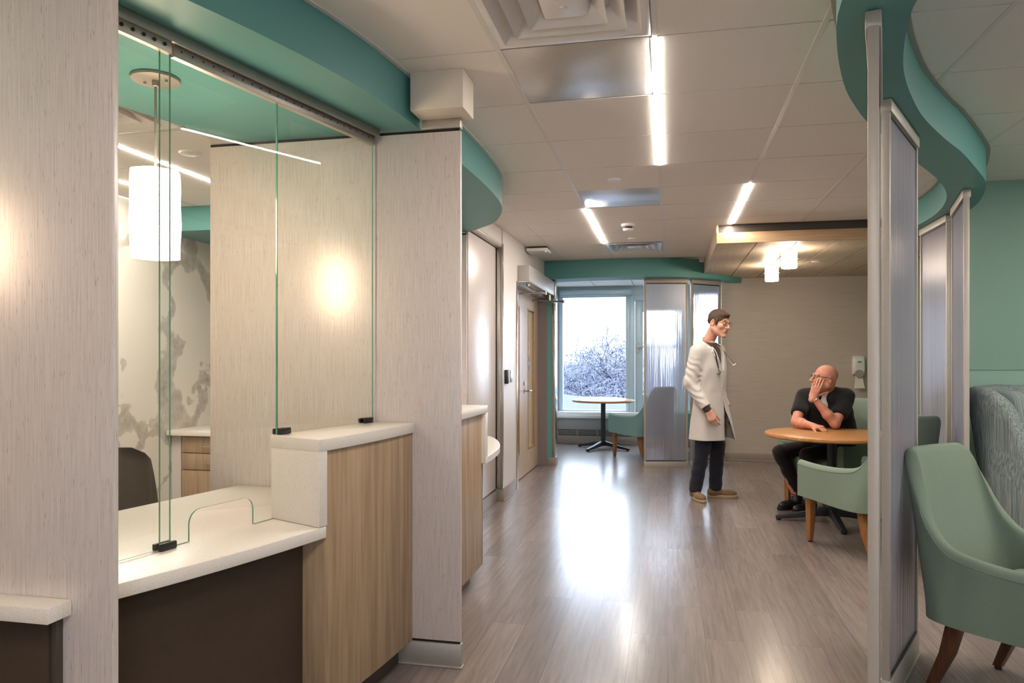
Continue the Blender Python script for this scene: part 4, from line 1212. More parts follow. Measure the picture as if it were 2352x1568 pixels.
def dining_chair(label, x, y, f, fab='sage', legm='leg', group='sage upholstered tub chairs'):
    t = thing('tub_chair', label, 'chair', (x, y, 0), math.atan2(-f[0], f[1]), group)
    half = [(0.290, 0.285, 0.612), (0.293, 0.16, 0.602), (0.294, 0.02, 0.598), (0.294, -0.10, 0.603), (0.293, -0.18, 0.625), (0.291, -0.228, 0.69), (0.286, -0.250, 0.79),
            (0.280, -0.262, 0.89), (0.270, -0.270, 0.960), (0.245, -0.276, 0.983), (0.19, -0.279, 0.987), (0.10, -0.28, 0.988), (0, -0.28, 0.989)]
    half = [(a * 0.925, b, c) for a, b, c in half]
    ctrl = half + [(-a, b, c) for a, b, c in half[-2::-1]]
    def lean(x, y, z):
        w = sstep(0.05, -0.24, y); k = max(0, z - 0.36)
        return (x * (1 - 0.40 * w * k ** 0.85), y - 0.25 * k * w, z)
    rg = shell(ctrl, lambda x, y: 0.325 + 0.02 * sstep(-0.2, 0.28, y), 0.062, lean)
    m = M(); m.loft(rg); sb = m.build('upholstered_shell', MT[fab], t, ang=70)
    for sd in (1, -1):
        pp = [Vector(r[10]) + (Vector(r[10]) - Vector(r[6])).normalized() * 0.0005 for r in rg if r[10][0] * sd > 0.1 and r[10][2] < 0.74]
        m = M(); m.tube(pp, 0.0022, 6); m.build('piping', MT[fab], sb)
    m = M(); m.box(-0.235, 0.235, -0.245, 0.285, 0.335, 0.475); m.build('seat', MT[fab], t, bevel=0.03, seg=3)
    for sx in (-1, 1):
        for fr in (1, 0):
            if fr: top, mid, bot = (0.245, 0.245), (0.245, 0.247), (0.247, 0.25)
            else: top, mid, bot = (0.225, -0.225), (0.232, -0.265), (0.24, -0.335)
            rings = []
            for (px, py), z, w in ((top, 0.35, 0.028), (mid, 0.18, 0.024), (bot, 0.012, 0.017)):
                rings.append([(sx * px + a * w, py + b * w, z) for a, b in ((-1, -1), (1, -1), (1, 1), (-1, 1))])
            m = M(); m.loft(rings); lg = m.build('leg', MT[legm], t, bevel=0.003)
            m = M(); m.lathe([(0.015, 0), (0.015, 0.014)], (sx * bot[0], bot[1], 0), 14); m.build('glide', MT['black'], lg)
    return t
dining_chair('sage tub chair with dark legs nearest the camera, beside the tall metal post', 1.45, 3.17, (0.63, -0.77), 'sage', 'legd')
dining_chair('sage tub chair pushed up to the round oak table, empty, arm towards the camera', 1.375, 5.665, (-0.51, 0.86))
dining_chair('sage tub chair the person in black sits on', 1.43, 7.08, (-0.70, -0.714))
dining_chair('sage tub chair with daylight put into its colour, in the window bay by the small pedestal table', -0.37, 10.145, (-0.70, 0.71), 'aqua')
dining_chair('sage tub chair with a daylight tint in its colour, mostly hidden behind the backlit screens', 0.24, 10.85, (-0.98, 0.2), 'aqua')

# wing chair
wc = thing('wing_chair', 'tall wing back armchair in blue grey striped fabric before the seafoam wall', 'armchair', (2.39, 4.83, 0), math.atan2(-0.56, -0.83))
half = [(0.375, 0.40, 0.60), (0.385, 0.25, 0.605), (0.392, 0.08, 0.64), (0.392, -0.03, 0.74), (0.388, -0.08, 0.93), (0.384, -0.13, 1.10), (0.372, -0.20, 1.17), (0.345, -0.29, 1.19), (0.29, -0.345, 1.19), (0.18, -0.365, 1.19), (0, -0.37, 1.195)]
half = [(a * 0.80, b, c) for a, b, c in half]
ctrl = half + [(-a, b, c) for a, b, c in half[-2::-1]]
def lean(x, y, z):
    k = max(0, z - 0.45); w = sstep(0.35, -0.2, y)
    bul = 0.03 * math.sin(min(1, max(0, (z - 0.65) / 0.55)) * PI) * sstep(0.1, -0.05, y) * sstep(-0.4, -0.2, y)
    return (x - math.copysign(bul, x) if abs(x) > .1 else x, y - 0.16 * k * w, z)
m = M(); m.loft(shell(ctrl, 0.20, 0.095, lean)); m.build('wing_shell', MT['stripe'], wc, ang=70)
def cush(x, y0, y1, z0, z1, tilt, name, bev):
    m = M(); m.box(-x, x, y0, y1, z0, z1)
    m.v = [(a, b - tilt * (c - 0.45), c) for a, b, c in m.v]
    return m.build(name, MT['stripec'], wc, bevel=bev, seg=4, ang=60)
cush(0.285, -0.285, -0.15, 0.48, 0.92, 0.16, 'back_cushion', 0.05)
cush(0.285, -0.285, -0.125, 0.93, 1.17, 0.16, 'head_cushion', 0.055)
cush(0.285, -0.24, 0.40, 0.33, 0.50, 0.0, 'seat_cushion', 0.04)
m = M(); m.box(-0.36, 0.36, -0.38, 0.385, 0.15, 0.20); m.build('wood_base', MT['legd'], wc, bevel=0.006)
m = M(); m.box(-0.285, 0.285, -0.29, 0.37, 0.20, 0.33); m.build('seat_deck', MT['stripe'], wc, bevel=0.004)
for sx in (-1, 1):
    for yy in (-0.31, 0.345):
        m = M(); m.loft([[(sx * 0.33 + a * w, yy + b * w, z) for a, b in ((-1, -1), (1, -1), (1, 1), (-1, 1))] for z, w in ((0.15, 0.026), (0.0, 0.018))]); m.build('leg', MT['legd'], wc, bevel=0.003)
# ================================================================== PEOPLE
# smooth solid shapes -> one continuous surface
class Solid:
    def __init__(s): s.ops = []
    def cap(s, a, b, ra, rb=None, k=0.02, sub=False):
        a = np.array(a, np.float32); b = np.array(b, np.float32); rb = ra if rb is None else rb
        d = b - a; L2 = float(d @ d) + 1e-12
        def f(x, y, z):
            t = np.clip(((x - a[0]) * d[0] + (y - a[1]) * d[1] + (z - a[2]) * d[2]) / L2, 0, 1)
            return np.sqrt((x - a[0] - t * d[0]) ** 2 + (y - a[1] - t * d[1]) ** 2 + (z - a[2] - t * d[2]) ** 2) - (ra + (rb - ra) * t)
        r = max(ra, rb)
        s.ops.append((f, np.minimum(a, b) - r, np.maximum(a, b) + r, k, sub)); return s
    def ell(s, c, r, k=0.02, rot=None, sub=False):
        c = np.array(c, np.float32); r = np.array(r, np.float32)
        R = np.array(rot if rot is not None else Matrix.Identity(3), np.float32)     # columns: the ellipsoid's axes
        def f(x, y, z):
            dx, dy, dz = x - c[0], y - c[1], z - c[2]
            q = [(dx * R[0, i] + dy * R[1, i] + dz * R[2, i]) for i in range(3)]
            k0 = np.sqrt(sum((q[i] / r[i]) ** 2 for i in range(3))); k1 = np.sqrt(sum((q[i] / r[i] ** 2) ** 2 for i in range(3))) + 1e-9
            return k0 * (k0 - 1) / k1
        m = float(r.max()); s.ops.append((f, c - m, c + m, k, sub)); return s
    def fun(s, f, lo, hi, k=0.01, sub=False):
        s.ops.append((f, np.array(lo, np.float32), np.array(hi, np.float32), k, sub)); return s
    def xf(s, mat):
        """a copy moved by a rigid 4x4 matrix"""
        o = Solid(); inv = np.array(mat.inverted(), np.float32); M4 = np.array(mat, np.float32)
        for f, lo, hi, k, sub in s.ops:
            cor = np.array([[x, y, z, 1] for x in (lo[0], hi[0]) for y in (lo[1], hi[1]) for z in (lo[2], hi[2])], np.float32) @ M4.T
            def g(x, y, z, f=f):
                return f(inv[0, 0] * x + inv[0, 1] * y + inv[0, 2] * z + inv[0, 3], inv[1, 0] * x + inv[1, 1] * y + inv[1, 2] * z + inv[1, 3], inv[2, 0] * x + inv[2, 1] * y + inv[2, 2] * z + inv[2, 3])
            o.ops.append((g, cor[:, :3].min(0), cor[:, :3].max(0), k, sub))
        return o
    def plus(s, o): s.ops += o.ops; return s
    @staticmethod
    def _join(F, d, k, sub):
        if sub:
            h = np.clip(0.5 - 0.5 * (F + d) / k, 0, 1); return F * (1 - h) - d * h + k * h * (1 - h)
        h = np.clip(0.5 + 0.5 * (d - F) / k, 0, 1); return d * (1 - h) + F * h - k * h * (1 - h)
    def at(s, p):
        p = np.asarray(p, np.float32).reshape(-1, 3); F = np.full(len(p), 10.0, np.float32)
        for f, lo, hi, k, sub in s.ops: F = s._join(F, f(p[:, 0], p[:, 1], p[:, 2]), k, sub)
        return F
    def surf(s, res, disp=None, box=None):
        lo = np.min([o[1] for o in s.ops if not o[4]], 0) - 3 * res; hi = np.max([o[2] for o in s.ops if not o[4]], 0) + 3 * res
        if box: lo = np.maximum(lo, box[0]); hi = np.minimum(hi, box[1])
        n = np.ceil((hi - lo) / res).astype(int) + 1
        ax = [(lo[i] + res * np.arange(n[i])).astype(np.float32) for i in range(3)]
        F = np.full(n, 1.0, np.float32)
        for f, a, b, k, sub in s.ops:
            mg = k + 2.5 * res
            i0 = np.maximum(0, np.floor((a - mg - lo) / res).astype(int)); i1 = np.minimum(n, np.ceil((b + mg - lo) / res).astype(int) + 1)
            if (i1 <= i0).any(): continue
            sl = tuple(slice(i0[i], i1[i]) for i in range(3))
            d = f(ax[0][sl[0]][:, None, None], ax[1][sl[1]][None, :, None], ax[2][sl[2]][None, None, :])
            F[sl] = s._join(F[sl], d, k, sub)
        if disp is not None: F = F + disp(ax[0][:, None, None], ax[1][None, :, None], ax[2][None, None, :]).astype(np.float32)
        F[0] = F[-1] = 1; F[:, 0] = F[:, -1] = 1; F[:, :, 0] = F[:, :, -1] = 1
        # surface nets
        S_ = F < 0
        c = [F[i:n[0] - 1 + i, j:n[1] - 1 + j, k:n[2] - 1 + k] for i in (0, 1) for j in (0, 1) for k in (0, 1)]
        cs = sum((q < 0).astype(np.int8) for q in c)
        idx = np.argwhere((cs > 0) & (cs < 8))
        cv = np.stack([q[idx[:, 0], idx[:, 1], idx[:, 2]] for q in c], 1)
        cor = np.array([(i, j, k) for i in (0, 1) for j in (0, 1) for k in (0, 1)], np.float32)
        P = np.zeros((len(idx), 3), np.float32); cnt = np.zeros(len(idx), np.float32)
        for a in range(8):
            for b in range(a + 1, 8):
                if np.abs(cor[a] - cor[b]).sum() != 1: continue
                x = (cv[:, a] < 0) != (cv[:, b] < 0)
                t = np.where(x, cv[:, a] / (cv[:, a] - cv[:, b] + 1e-12), 0)
                P += x[:, None] * (cor[a] + t[:, None] * (cor[b] - cor[a])); cnt += x
        V = lo + res * (idx + P / cnt[:, None])
        vid = -np.ones(np.array(n) - 1, np.int64); vid[idx[:, 0], idx[:, 1], idx[:, 2]] = np.arange(len(idx))
        Q = []
        for axn in range(3):
            o = [0, 0, 0]; o[axn] = 1
            A = S_[:n[0] - o[0], :n[1] - o[1], :n[2] - o[2]]; Bq = S_[o[0]:, o[1]:, o[2]:]
            e = np.argwhere(A != Bq)
            u, v = [(1, 2), (2, 0), (0, 1)][axn]
            e = e[(e[:, u] > 0) & (e[:, v] > 0)]
            du = np.zeros(3, int); du[u] = 1; dv = np.zeros(3, int); dv[v] = 1
            g = lambda w: vid[w[:, 0], w[:, 1], w[:, 2]]
            q = np.stack([g(e - du - dv), g(e - dv), g(e), g(e - du)], 1)
            fl = A[e[:, 0], e[:, 1], e[:, 2]]
            q[~fl] = q[~fl][:, ::-1]
            Q.append(q)
        return V, np.concatenate(Q)

def flesh(name, pieces, mats, parent, pick=None, smooth_it=1):
    """one mesh from (V, Q) pieces; pick(centres, piece index) gives material slots"""
    V = np.concatenate([p[0] for p in pieces]); off = np.cumsum([0] + [len(p[0]) for p in pieces])
    Qs = [p[1] + o for p, o in zip(pieces, off)]; Q = np.concatenate(Qs)
    me = bpy.data.meshes.new(name)
    me.vertices.add(len(V)); me.vertices.foreach_set('co', V.astype(np.float32).ravel())
    me.loops.add(Q.size); me.loops.foreach_set('vertex_index', Q.astype(np.int32).ravel())
    me.polygons.add(len(Q)); me.polygons.foreach_set('loop_start', np.arange(0, Q.size, 4, dtype=np.int32))
    for m_ in mats: me.materials.append(m_)
    if pick is not None:
        mi = np.concatenate([pick(p[0][p[1]].mean(1), i) for i, p in enumerate(pieces)]).astype(np.int32)
        me.polygons.foreach_set('material_index', mi)
    me.update(calc_edges=True); me.validate()
    me.polygons.foreach_set('use_smooth', [True] * len(me.polygons))
    o = bpy.data.objects.new(name, me); C.objects.link(o); o.parent = parent
    ROOT[o.name] = ROOT.get(parent.name, Vector((0, 0, 0)))
    if smooth_it:
        md = o.modifiers.new('relax', 'SMOOTH'); md.factor = 0.5; md.iterations = smooth_it
    return o

def skin_mat(name, base, red):
    k = NT(name)
    v = k.coord(); n = k.noise(v, 22, 4)
    k.link(k.ramp(n, [(0.3, base), (0.75, red)]), k.b.inputs['Base Color'])
    setp(k.b, None, 0.45, 0, 0.4)
    k.b.inputs['Subsurface Weight'].default_value = 0.0
    return k.m
MT.update(
    skin1=skin_mat('fair_skin', lin(214, 166, 140), lin(200, 140, 116)), skin2=skin_mat('ruddy_skin', lin(206, 150, 124), lin(190, 118, 96)),
    lip=plain('lip', lin(186, 122, 108), 0.4), eyew=plain('eye_white', lin(226, 220, 214), 0.2), iris=plain('dark_iris', lin(52, 40, 34), 0.15),
    hair=grain('brown_hair', [lin(48, 36, 28), lin(74, 56, 44), lin(96, 74, 58)], (90, 90, 90), 0.6, 0.3, 0, 0.5), stub=plain('grey_beard', lin(176, 160, 148), 0.8, 0, 0.2, 0.2, 300),
    brow=plain('eyebrow', lin(92, 66, 52), 0.8, 0, 0.2, 0.2, 200),
    coat=fabric('white_cotton', lin(196, 189, 182), lin(208, 201, 195), 500, 0.8, 0.1), shirt=fabric('dark_brown_jersey', lin(58, 48, 44), lin(74, 62, 56)),
    jean=fabric('dark_denim', lin(32, 34, 42), lin(46, 48, 56), 600), shoe=fabric('brown_suede', lin(112, 88, 64), lin(134, 108, 80), 300), sole=plain('tan_sole', lin(176, 152, 120), 0.7),
    bshirt=fabric('black_cotton', lin(22, 22, 25), lin(32, 32, 35), 500), bjean=fabric('black_denim', lin(26, 25, 28), lin(38, 36, 38), 600), boot=plain('black_leather', lin(24, 22, 22), 0.4),
    tee=fabric('white_undershirt', lin(206, 202, 198), lin(220, 216, 212)), rim=plain('dark_spectacle_frame', lin(50, 44, 42), 0.3, 0.3), lens=pane('spectacle_lens', (0.97, 0.98, 0.98), 0.8),
    brace=plain('silver_bracelet', lin(190, 188, 182), 0.25, 0.9))

def head(o, male_jaw=1.0, heavy=0.0, neck_to=(0, -0.045, -0.20), nr=0.056):
    """head in its own frame: x right, y forward, z up, origin between the ears"""
    h = Solid()
    h.ell((0, -0.018, 0.036), (0.0765 + heavy * .4, 0.098, 0.088), 0.02)
    h.ell((0, 0.030, -0.040), (0.060 + heavy, 0.066, 0.082), 0.03)
    for s in (-1, 1):
        h.cap((s * (0.056 + heavy), -0.012, -0.060), (s * 0.018, 0.076, -0.108), 0.020 + heavy * .5, 0.016, 0.03)
        h.ell((s * 0.045, 0.060, -0.022), (0.024 + heavy * .6, 0.026, 0.022), 0.02)
        h.cap((s * 0.012, 0.092, 0.030), (s * 0.046, 0.074, 0.030), 0.0085, 0.008, 0.012)
    h.ell((0, 0.082, -0.110), (0.022, 0.020, 0.016), 0.02)
    h.ell((0, 0.083, -0.066), (0.030, 0.020, 0.024), 0.02)
    for s in (-1, 1):
        h.ell((s * 0.031, 0.100, 0.010), (0.017, 0.013, 0.0115), 0.012, sub=True)
    h.cap((0, 0.090, 0.020), (0, 0.116, -0.026), 0.0085, 0.0125, 0.012)
    h.ell((0, 0.113, -0.030), (0.0125, 0.0125, 0.010), 0.008)
    for s in (-1, 1):
        h.ell((s * 0.012, 0.102, -0.031), (0.0085, 0.012, 0.008), 0.006)
        h.ell((s * 0.031, 0.079, 0.010), (0.0145, 0.0145, 0.0125), 0.002)
    h.ell((0, 0.0985, -0.0605), (0.023, 0.0075, 0.0050), 0.004)
    h.ell((0, 0.0975, -0.0705), (0.020, 0.0080, 0.0058), 0.003)
    for s in (-1, 1):
        R = Matrix.Rotation(s * math.radians(22), 3, 'Z') @ Matrix.Rotation(math.radians(-12), 3, 'X')
        h.ell((s * 0.080, -0.018, -0.004), (0.0085, 0.020, 0.034), 0.006, R)
        h.ell((s * 0.087, -0.012, 0.000), (0.005, 0.010, 0.020), 0.005, R, sub=True)
    h.cap((0, -0.030, -0.055), neck_to, nr, nr * 1.08, 0.03)
    return h

def head_pick(beard=False):
    def pick(c):
        """material slot from a point in the head frame: 0 skin 1 lip 2 eye 3 iris 4 brow 5 beard"""
        x, y, z = c[:, 0], c[:, 1], c[:, 2]; r = np.zeros(len(c), int)
        if beard:
            r[(z < -0.045) & (y > 0.02) & (z > -0.14) & ~((np.abs(x) < 0.012) & (z > -0.05)) & (y > 0.02 + (z + 0.045) * -0.4)] = 5
        r[(((x / 0.024) ** 2 + ((z + 0.0655) / 0.0098) ** 2) < 1) & (y > 0.085)] = 1
        for s in (-1, 1):
            d = np.sqrt((x - s * 0.031) ** 2 + (y - 0.079) ** 2 + (z - 0.010) ** 2)
            e = (d < 0.0162) & (y > 0.086) & (np.abs(z - 0.010) < 0.0062); r[e] = 2
            r[e & ((x - s * 0.031) ** 2 + (z - 0.010) ** 2 < 0.0057 ** 2)] = 3
            r[(y > 0.06) & (np.abs(z - 0.036 + 0.10 * (np.abs(x) - 0.031) ** 1) < 0.0050) & (np.abs(np.abs(x) - 0.030) < 0.019)] = 4
        return r
    return pick

def hand(curl=(20, 25, 30, 35), thumb=(30, 20), spread=4, side=1, sc=1.0):
    """hand in its own frame: wrist at the origin, fingers along +y, palm faces -z, thumb towards +x * side"""
    h = Solid()
    bx = [0.030, 0.010, -0.010, -0.029]; ln = [(0.043, 0.026, 0.021), (0.047, 0.030, 0.022), (0.043, 0.028, 0.021), (0.034, 0.021, 0.019)]
    ky = [0.090, 0.094, 0.089, 0.080]; rr = [0.0092, 0.0094, 0.0090, 0.0080]
    h.cap((0.0, -0.03, 0), (0.0, 0.005, 0), 0.026, 0.025, 0.012)
    h.ell((0, 0.0, 0), (0.031, 0.022, 0.020), 0.012)
    for i in range(4):
        h.cap((side * bx[i] * 0.6, 0.010, 0), (side * bx[i], ky[i] - 0.006, 0), 0.0145, 0.0118, 0.014)
    h.ell((side * 0.024, 0.038, -0.011), (0.017, 0.030, 0.014), 0.012)
    h.ell((side * -0.020, 0.035, -0.010), (0.013, 0.030, 0.012), 0.012)
    for i in range(4):
        p = Vector((side * bx[i], ky[i] - 0.004, 0)); a = 0.0; yaw = side * math.radians((1.5 - i) * spread)
        c = curl[i]
        for j, L in enumerate(ln[i]):
            a += math.radians(c * (0.8, 1.1, 0.7)[j])
            d = Vector((math.sin(yaw) * math.cos(a), math.cos(yaw) * math.cos(a), -math.sin(a)))
            q = p + d * L
            h.cap(p, q, rr[i] * (1 - 0.08 * j), rr[i] * (0.92 - 0.09 * j), 0.0035 if j == 0 else 0.003)
            p = q
    p = Vector((side * 0.027, 0.018, -0.008)); ang = math.radians(thumb[0])
    for j, (L, r) in enumerate(((0.044, 0.0135), (0.034, 0.0105), (0.027, 0.0092))):
        a2 = ang - math.radians(thumb[1]) * j * 0.6
        d = Vector((side * math.sin(a2 + 0.25), math.cos(a2 + 0.25), -0.32 - 0.06 * j)).normalized()
        q = p + d * L; h.cap(p, q, r, r * 0.88, 0.010 if j == 0 else 0.003); p = q
    if sc != 1.0:
        return h.xf(Matrix.Scale(1.0, 4))
    return h

def frame_from(y, z, o):
    """rigid matrix: local +y along y, local +z near z, origin o"""
    y = Vector(y).normalized(); z = Vector(z); z = (z - y * z.dot(y)).normalized(); x = y.cross(z)
    m = Matrix((x, y, z)).transposed().to_4x4(); m.translation = Vector(o); return m
def wrinkle(a, f, seed=0.0):
    return lambda x, y, z: a * (np.sin(f * z * 1.0 + 2.2 * np.sin(f * .33 * (x + seed)) + 1.7 * np.sin(f * .29 * y)) * np.sin(f * .41 * x + 1.3 + seed) + 0.6 * np.sin(f * 1.7 * z + f * .6 * (x - y) + seed))

def spectacles(parent, Mh, rimm, w=0.0):
    m = M()
    P3 = lambda x, y, z: tuple(Mh @ Vector((x, y, z)))
    for s in (-1, 1):
        ring = []
        for k in range(25):
            a = 2 * PI * k / 24
            ring.append(P3(s * 0.032 + 0.0235 * math.copysign(abs(math.cos(a)) ** 0.75, math.cos(a)), 0.108 - 0.012 * abs(s * 0.032 + 0.0235 * math.cos(a) * s) / 0.05, 0.006 + 0.0165 * math.copysign(abs(math.sin(a)) ** 0.75, math.sin(a))))
        m.tube(ring, 0.0014, 6, cap=False)
        m.tube([P3(s * 0.0555, 0.097, 0.014), P3(s * 0.078, 0.07, 0.016), P3(s * (0.086 + w), -0.005, 0.018), P3(s * (0.086 + w), -0.03, 0.006)], 0.0016 + w * 0.3, 6)
    m.tube([P3(-0.0085, 0.107, 0.010), P3(0, 0.112, 0.013), P3(0.0085, 0.107, 0.010)], 0.0014, 6)
    g = m.build('spectacles', rimm, parent, ang=60)
    m = M()
    for s in (-1, 1):
        n = 20; f_ = []
        for d in (0, 0.0012):
            f_ += [P3(s * 0.032 + 0.023 * math.copysign(abs(math.cos(a)) ** 0.75, math.cos(a)), 0.1075 + d - 0.012 * abs(s * 0.032 + 0.023 * math.cos(a) * s) / 0.05, 0.006 + 0.016 * math.copysign(abs(math.sin(a)) ** 0.75, math.sin(a))) for a in [2 * PI * k / n for k in range(n)]]
        m.add(f_, [tuple(range(n)), tuple(range(2 * n - 1, n - 1, -1))] + [(k, (k + 1) % n, n + (k + 1) % n, n + k) for k in range(n)])
    m.build('lens', MT['lens'], g, smooth=False)
    return g

# ------------------------------------------------------------------ the standing person
dr = thing('person', 'standing person in a long white coat, dark jeans and brown slip-on shoes, looking down', 'person', (0.395, 7.27, 0), math.radians(-123))
Hm = Matrix.Translation((0.0, 0.100, 1.703)) @ Matrix.Rotation(math.radians(-6), 4, 'Z') @ Matrix.Rotation(math.radians(-14), 4, 'X')
hs_ = head(None, neck_to=(0, -0.075, -0.20), nr=0.052).xf(Hm)
Hi = np.array(Hm.inverted(), np.float32)
body = Solid()
body.cap((-0.13, 0.0, 1.44), (0.13, 0.0, 1.44), 0.055, 0.055, 0.04); body.ell((0, 0.0, 1.25), (0.155, 0.09, 0.22), 0.05); body.ell((0, 0.0, 1.00), (0.145, 0.10, 0.16), 0.05)
body.cap((0, 0.0, 1.42), (0, 0.012, 1.49), 0.052, 0.050, 0.03)
for s, an in ((1, (0.091, -0.10, 0.10)), (-1, (-0.125, -0.01, 0.10))):
    body.cap((s * 0.085, 0, 0.92), ((s * 0.085 + an[0]) / 2, an[1] / 2 + 0.03, 0.52), 0.075, 0.052, 0.04); body.cap(((s * 0.085 + an[0]) / 2, an[1] / 2 + 0.03, 0.52), an, 0.05, 0.034, 0.03)
RA = [(0.190, -0.02, 1.43), (0.245, -0.065, 1.13), (0.228, 0.085, 0.915)]
LA = [(-0.190, -0.02, 1.43), (-0.245, -0.06, 1.14), (-0.235, 0.02, 0.90)]
for A in (RA, LA):
    body.cap(A[0], A[1], 0.044, 0.038, 0.03); body.cap(A[1], A[2], 0.036, 0.026, 0.02)
def arm_hand(A, side, curl, nrm, reach=0.0, th=(8, 12)):
    d = (Vector(A[2]) - Vector(A[1])).normalized() + Vector((0, 0.05, -0.45))
    return hand(curl, th, 3, side).xf(frame_from(d, nrm, Vector(A[2]) + (Vector(A[2]) - Vector(A[1])).normalized() * 0.058))
hr = arm_hand(RA, -1, (28, 34, 38, 42), (1.0, 0.3, 0.25))
hl = arm_hand(LA, 1, (22, 26, 30, 34), (-1.0, 0.3, 0.25))
pk = head_pick(False)
def pick_d(c, i):
    if i != 0: return np.zeros(len(c), int)
    q = c @ Hi[:3, :3].T + Hi[:3, 3]; return pk(q)
bd = flesh('body', [hs_.surf(0.0026), body.surf(0.009), hr.surf(0.0024), hl.surf(0.0024)], [MT['skin1'], MT['lip'], MT['eyew'], MT['iris'], MT['brow']], dr, pick_d)
# hair: a close cap on the skull, cut away from face and ears
ha = Solid()
ha.ell((0, -0.020, 0.042), (0.0805, 0.102, 0.088), 0.012)
ha.ell((0, 0.034, 0.088), (0.060, 0.058, 0.036), 0.02)
ha.cap((-0.040, -0.074, 0.0), (0.040, -0.074, 0.0), 0.024, 0.024, 0.02)
for s in (-1, 1):
    ha.ell((s * 0.070, 0.020, 0.012), (0.012, 0.012, 0.034), 0.01)
ha.ell((0, 0.105, -0.010), (0.085, 0.062, 0.082), 0.012, sub=True)
ha.ell((0, 0.02, -0.10), (0.10, 0.075, 0.075), 0.012, sub=True)
for s in (-1, 1): ha.ell((s * 0.086, -0.018, -0.012), (0.022, 0.026, 0.040), 0.008, sub=True)
flesh('hair', [ha.xf(Hm).surf(0.003, lambda x, y, z: 0.0010 * np.sin(900 * x) * np.sin(800 * y + 300 * z))], [MT['hair']], dr)
spectacles(dr, Hm, MT['rim'])
# shirt: neck and cuffs show
sh_ = Solid()
sh_.cap((-0.12, 0.0, 1.42), (0.12, 0.0, 1.42), 0.056, 0.056, 0.04); sh_.ell((0, 0.005, 1.27), (0.165, 0.105, 0.25), 0.05); sh_.ell((0, 0.0, 1.0), (0.155, 0.11, 0.18), 0.05); sh_.cap((0, 0.0, 1.42), (0, 0.014, 1.475), 0.062, 0.056, 0.02)
for A in (RA, LA):
    a, b = Vector(A[1]), Vector(A[2]); sh_.cap(a, b + (b - a).normalized() * 0.040, 0.040, 0.036, 0.01)
flesh('shirt', [sh_.surf(0.006)], [MT['shirt']], dr)
# trousers
tr_ = Solid()
tr_.ell((0, 0, 0.95), (0.165, 0.115, 0.13), 0.05)
for s, an in ((1, (0.091, -0.10, 0.095)), (-1, (-0.125, -0.01, 0.095))):
    kn = ((s * 0.085 + an[0]) / 2, an[1] / 2 + 0.028, 0.52)
    tr_.cap((s * 0.083, 0.0, 0.90), kn, 0.095, 0.074, 0.03); tr_.cap(kn, (an[0], an[1], 0.105), 0.072, 0.062, 0.025)
flesh('jeans', [tr_.surf(0.006, wrinkle(0.0028, 38, .3))], [MT['jean']], dr)
# coat: hollow, open at the neck and below the buttons
def coat_body(x, y, z, g=0.0):
    t = np.clip((1.50 - z) / 0.92, 0, 1)
    rx = np.interp(t, [0, .10, .25, .5, .65, .8, 1.0], [0.150, 0.205, 0.208, 0.190, 0.198, 0.212, 0.225]).astype(np.float32) - g
    ry = np.interp(t, [0, .10, .25, .5, .65, .8, 1.0], [0.085, 0.115, 0.130, 0.132, 0.148, 0.165, 0.182]).astype(np.float32) - g
    cyy = np.interp(t, [0, .3, .6, 1.0], [0.0, 0.008, 0.005, 0.0]).astype(np.float32)
    q = np.sqrt((x / rx) ** 2 + ((y - cyy) / ry) ** 2)
    d = (q - 1) * np.minimum(rx, ry)
    return np.maximum(np.maximum(d, z - 1.485 + np.abs(x) * 0.22 + g), 0.585 - (g > 0) * 0.05 - z - 0.0 * x)
co = Solid()
co.fun(lambda x, y, z: coat_body(x, y, z), (-.24, -.2, .57), (.24, .2, 1.50), 0.02)
co.cap((-0.155, -0.005, 1.435), (0.155, -0.005, 1.435), 0.066, 0.066, 0.03)
for A in (RA, LA):
    a, b = Vector(A[1]), Vector(A[2])
    co.cap(A[0], A[1], 0.072, 0.064, 0.03); co.cap(A[1], tuple(b), 0.063, 0.052, 0.02)
for A in (RA, LA):
    a, b = Vector(A[1]), Vector(A[2]); d_ = (b - a).normalized(); p_ = b + d_ * 0.012
    co.fun(lambda x, y, z, d=d_, p=p_: np.maximum(-((x - p.x) * d.x + (y - p.y) * d.y + (z - p.z) * d.z), np.sqrt((x - p.x) ** 2 + (y - p.y) ** 2 + (z - p.z) ** 2) - 0.075), p_ - Vector((.08, .08, .08)), p_ + Vector((.08, .08, .08)), 0.003, sub=True)
co.cap((-0.055, -0.035, 1.50), (0.055, -0.035, 1.50), 0.036, 0.036, 0.02)      # collar behind the neck
for s in (-1, 1): co.cap((s * 0.062, -0.02, 1.50), (s * 0.085, 0.055, 1.455), 0.026, 0.020, 0.02)
co.fun(lambda x, y, z: coat_body(x, y, z, 0.014), (-.24, -.2, .5), (.24, .2, 1.20), 0.004, sub=True)
def vneck(x, y, z):
    w = np.clip((z - 1.235) / 0.26, 0, 1) * 0.088
    return np.maximum(np.maximum(np.abs(x) - w, 1.235 - z), 0.02 - y)
co.fun(vneck, (-.1, 0, 1.2), (.1, .25, 1.6), 0.004, sub=True)
co.cap((0, 0.014, 1.44), (0, 0.02, 1.62), 0.058, 0.062, 0.008, sub=True)
def slit(x, y, z):
    w = np.clip((0.965 - z) / 0.38, 0, 1) * 0.055
    return np.maximum(np.maximum(np.abs(x + 0.03 * np.clip((0.965 - z) / 0.38, 0, 1)) - w, z - 0.965), 0.03 - y)
co.fun(slit, (-.12, .03, .5), (.1, .25, .98), 0.004, sub=True)
def coat_fold(x, y, z):
    arm = np.clip((np.abs(x) - 0.19) / 0.03, 0, 1) * np.clip((z - 0.90) / 0.05, 0, 1) * np.clip((1.40 - z) / 0.1, 0, 1)
    return 0.0032 * arm * np.sin(95 * z + 55 * y + 2.0 * np.sin(40 * x + 20 * z))
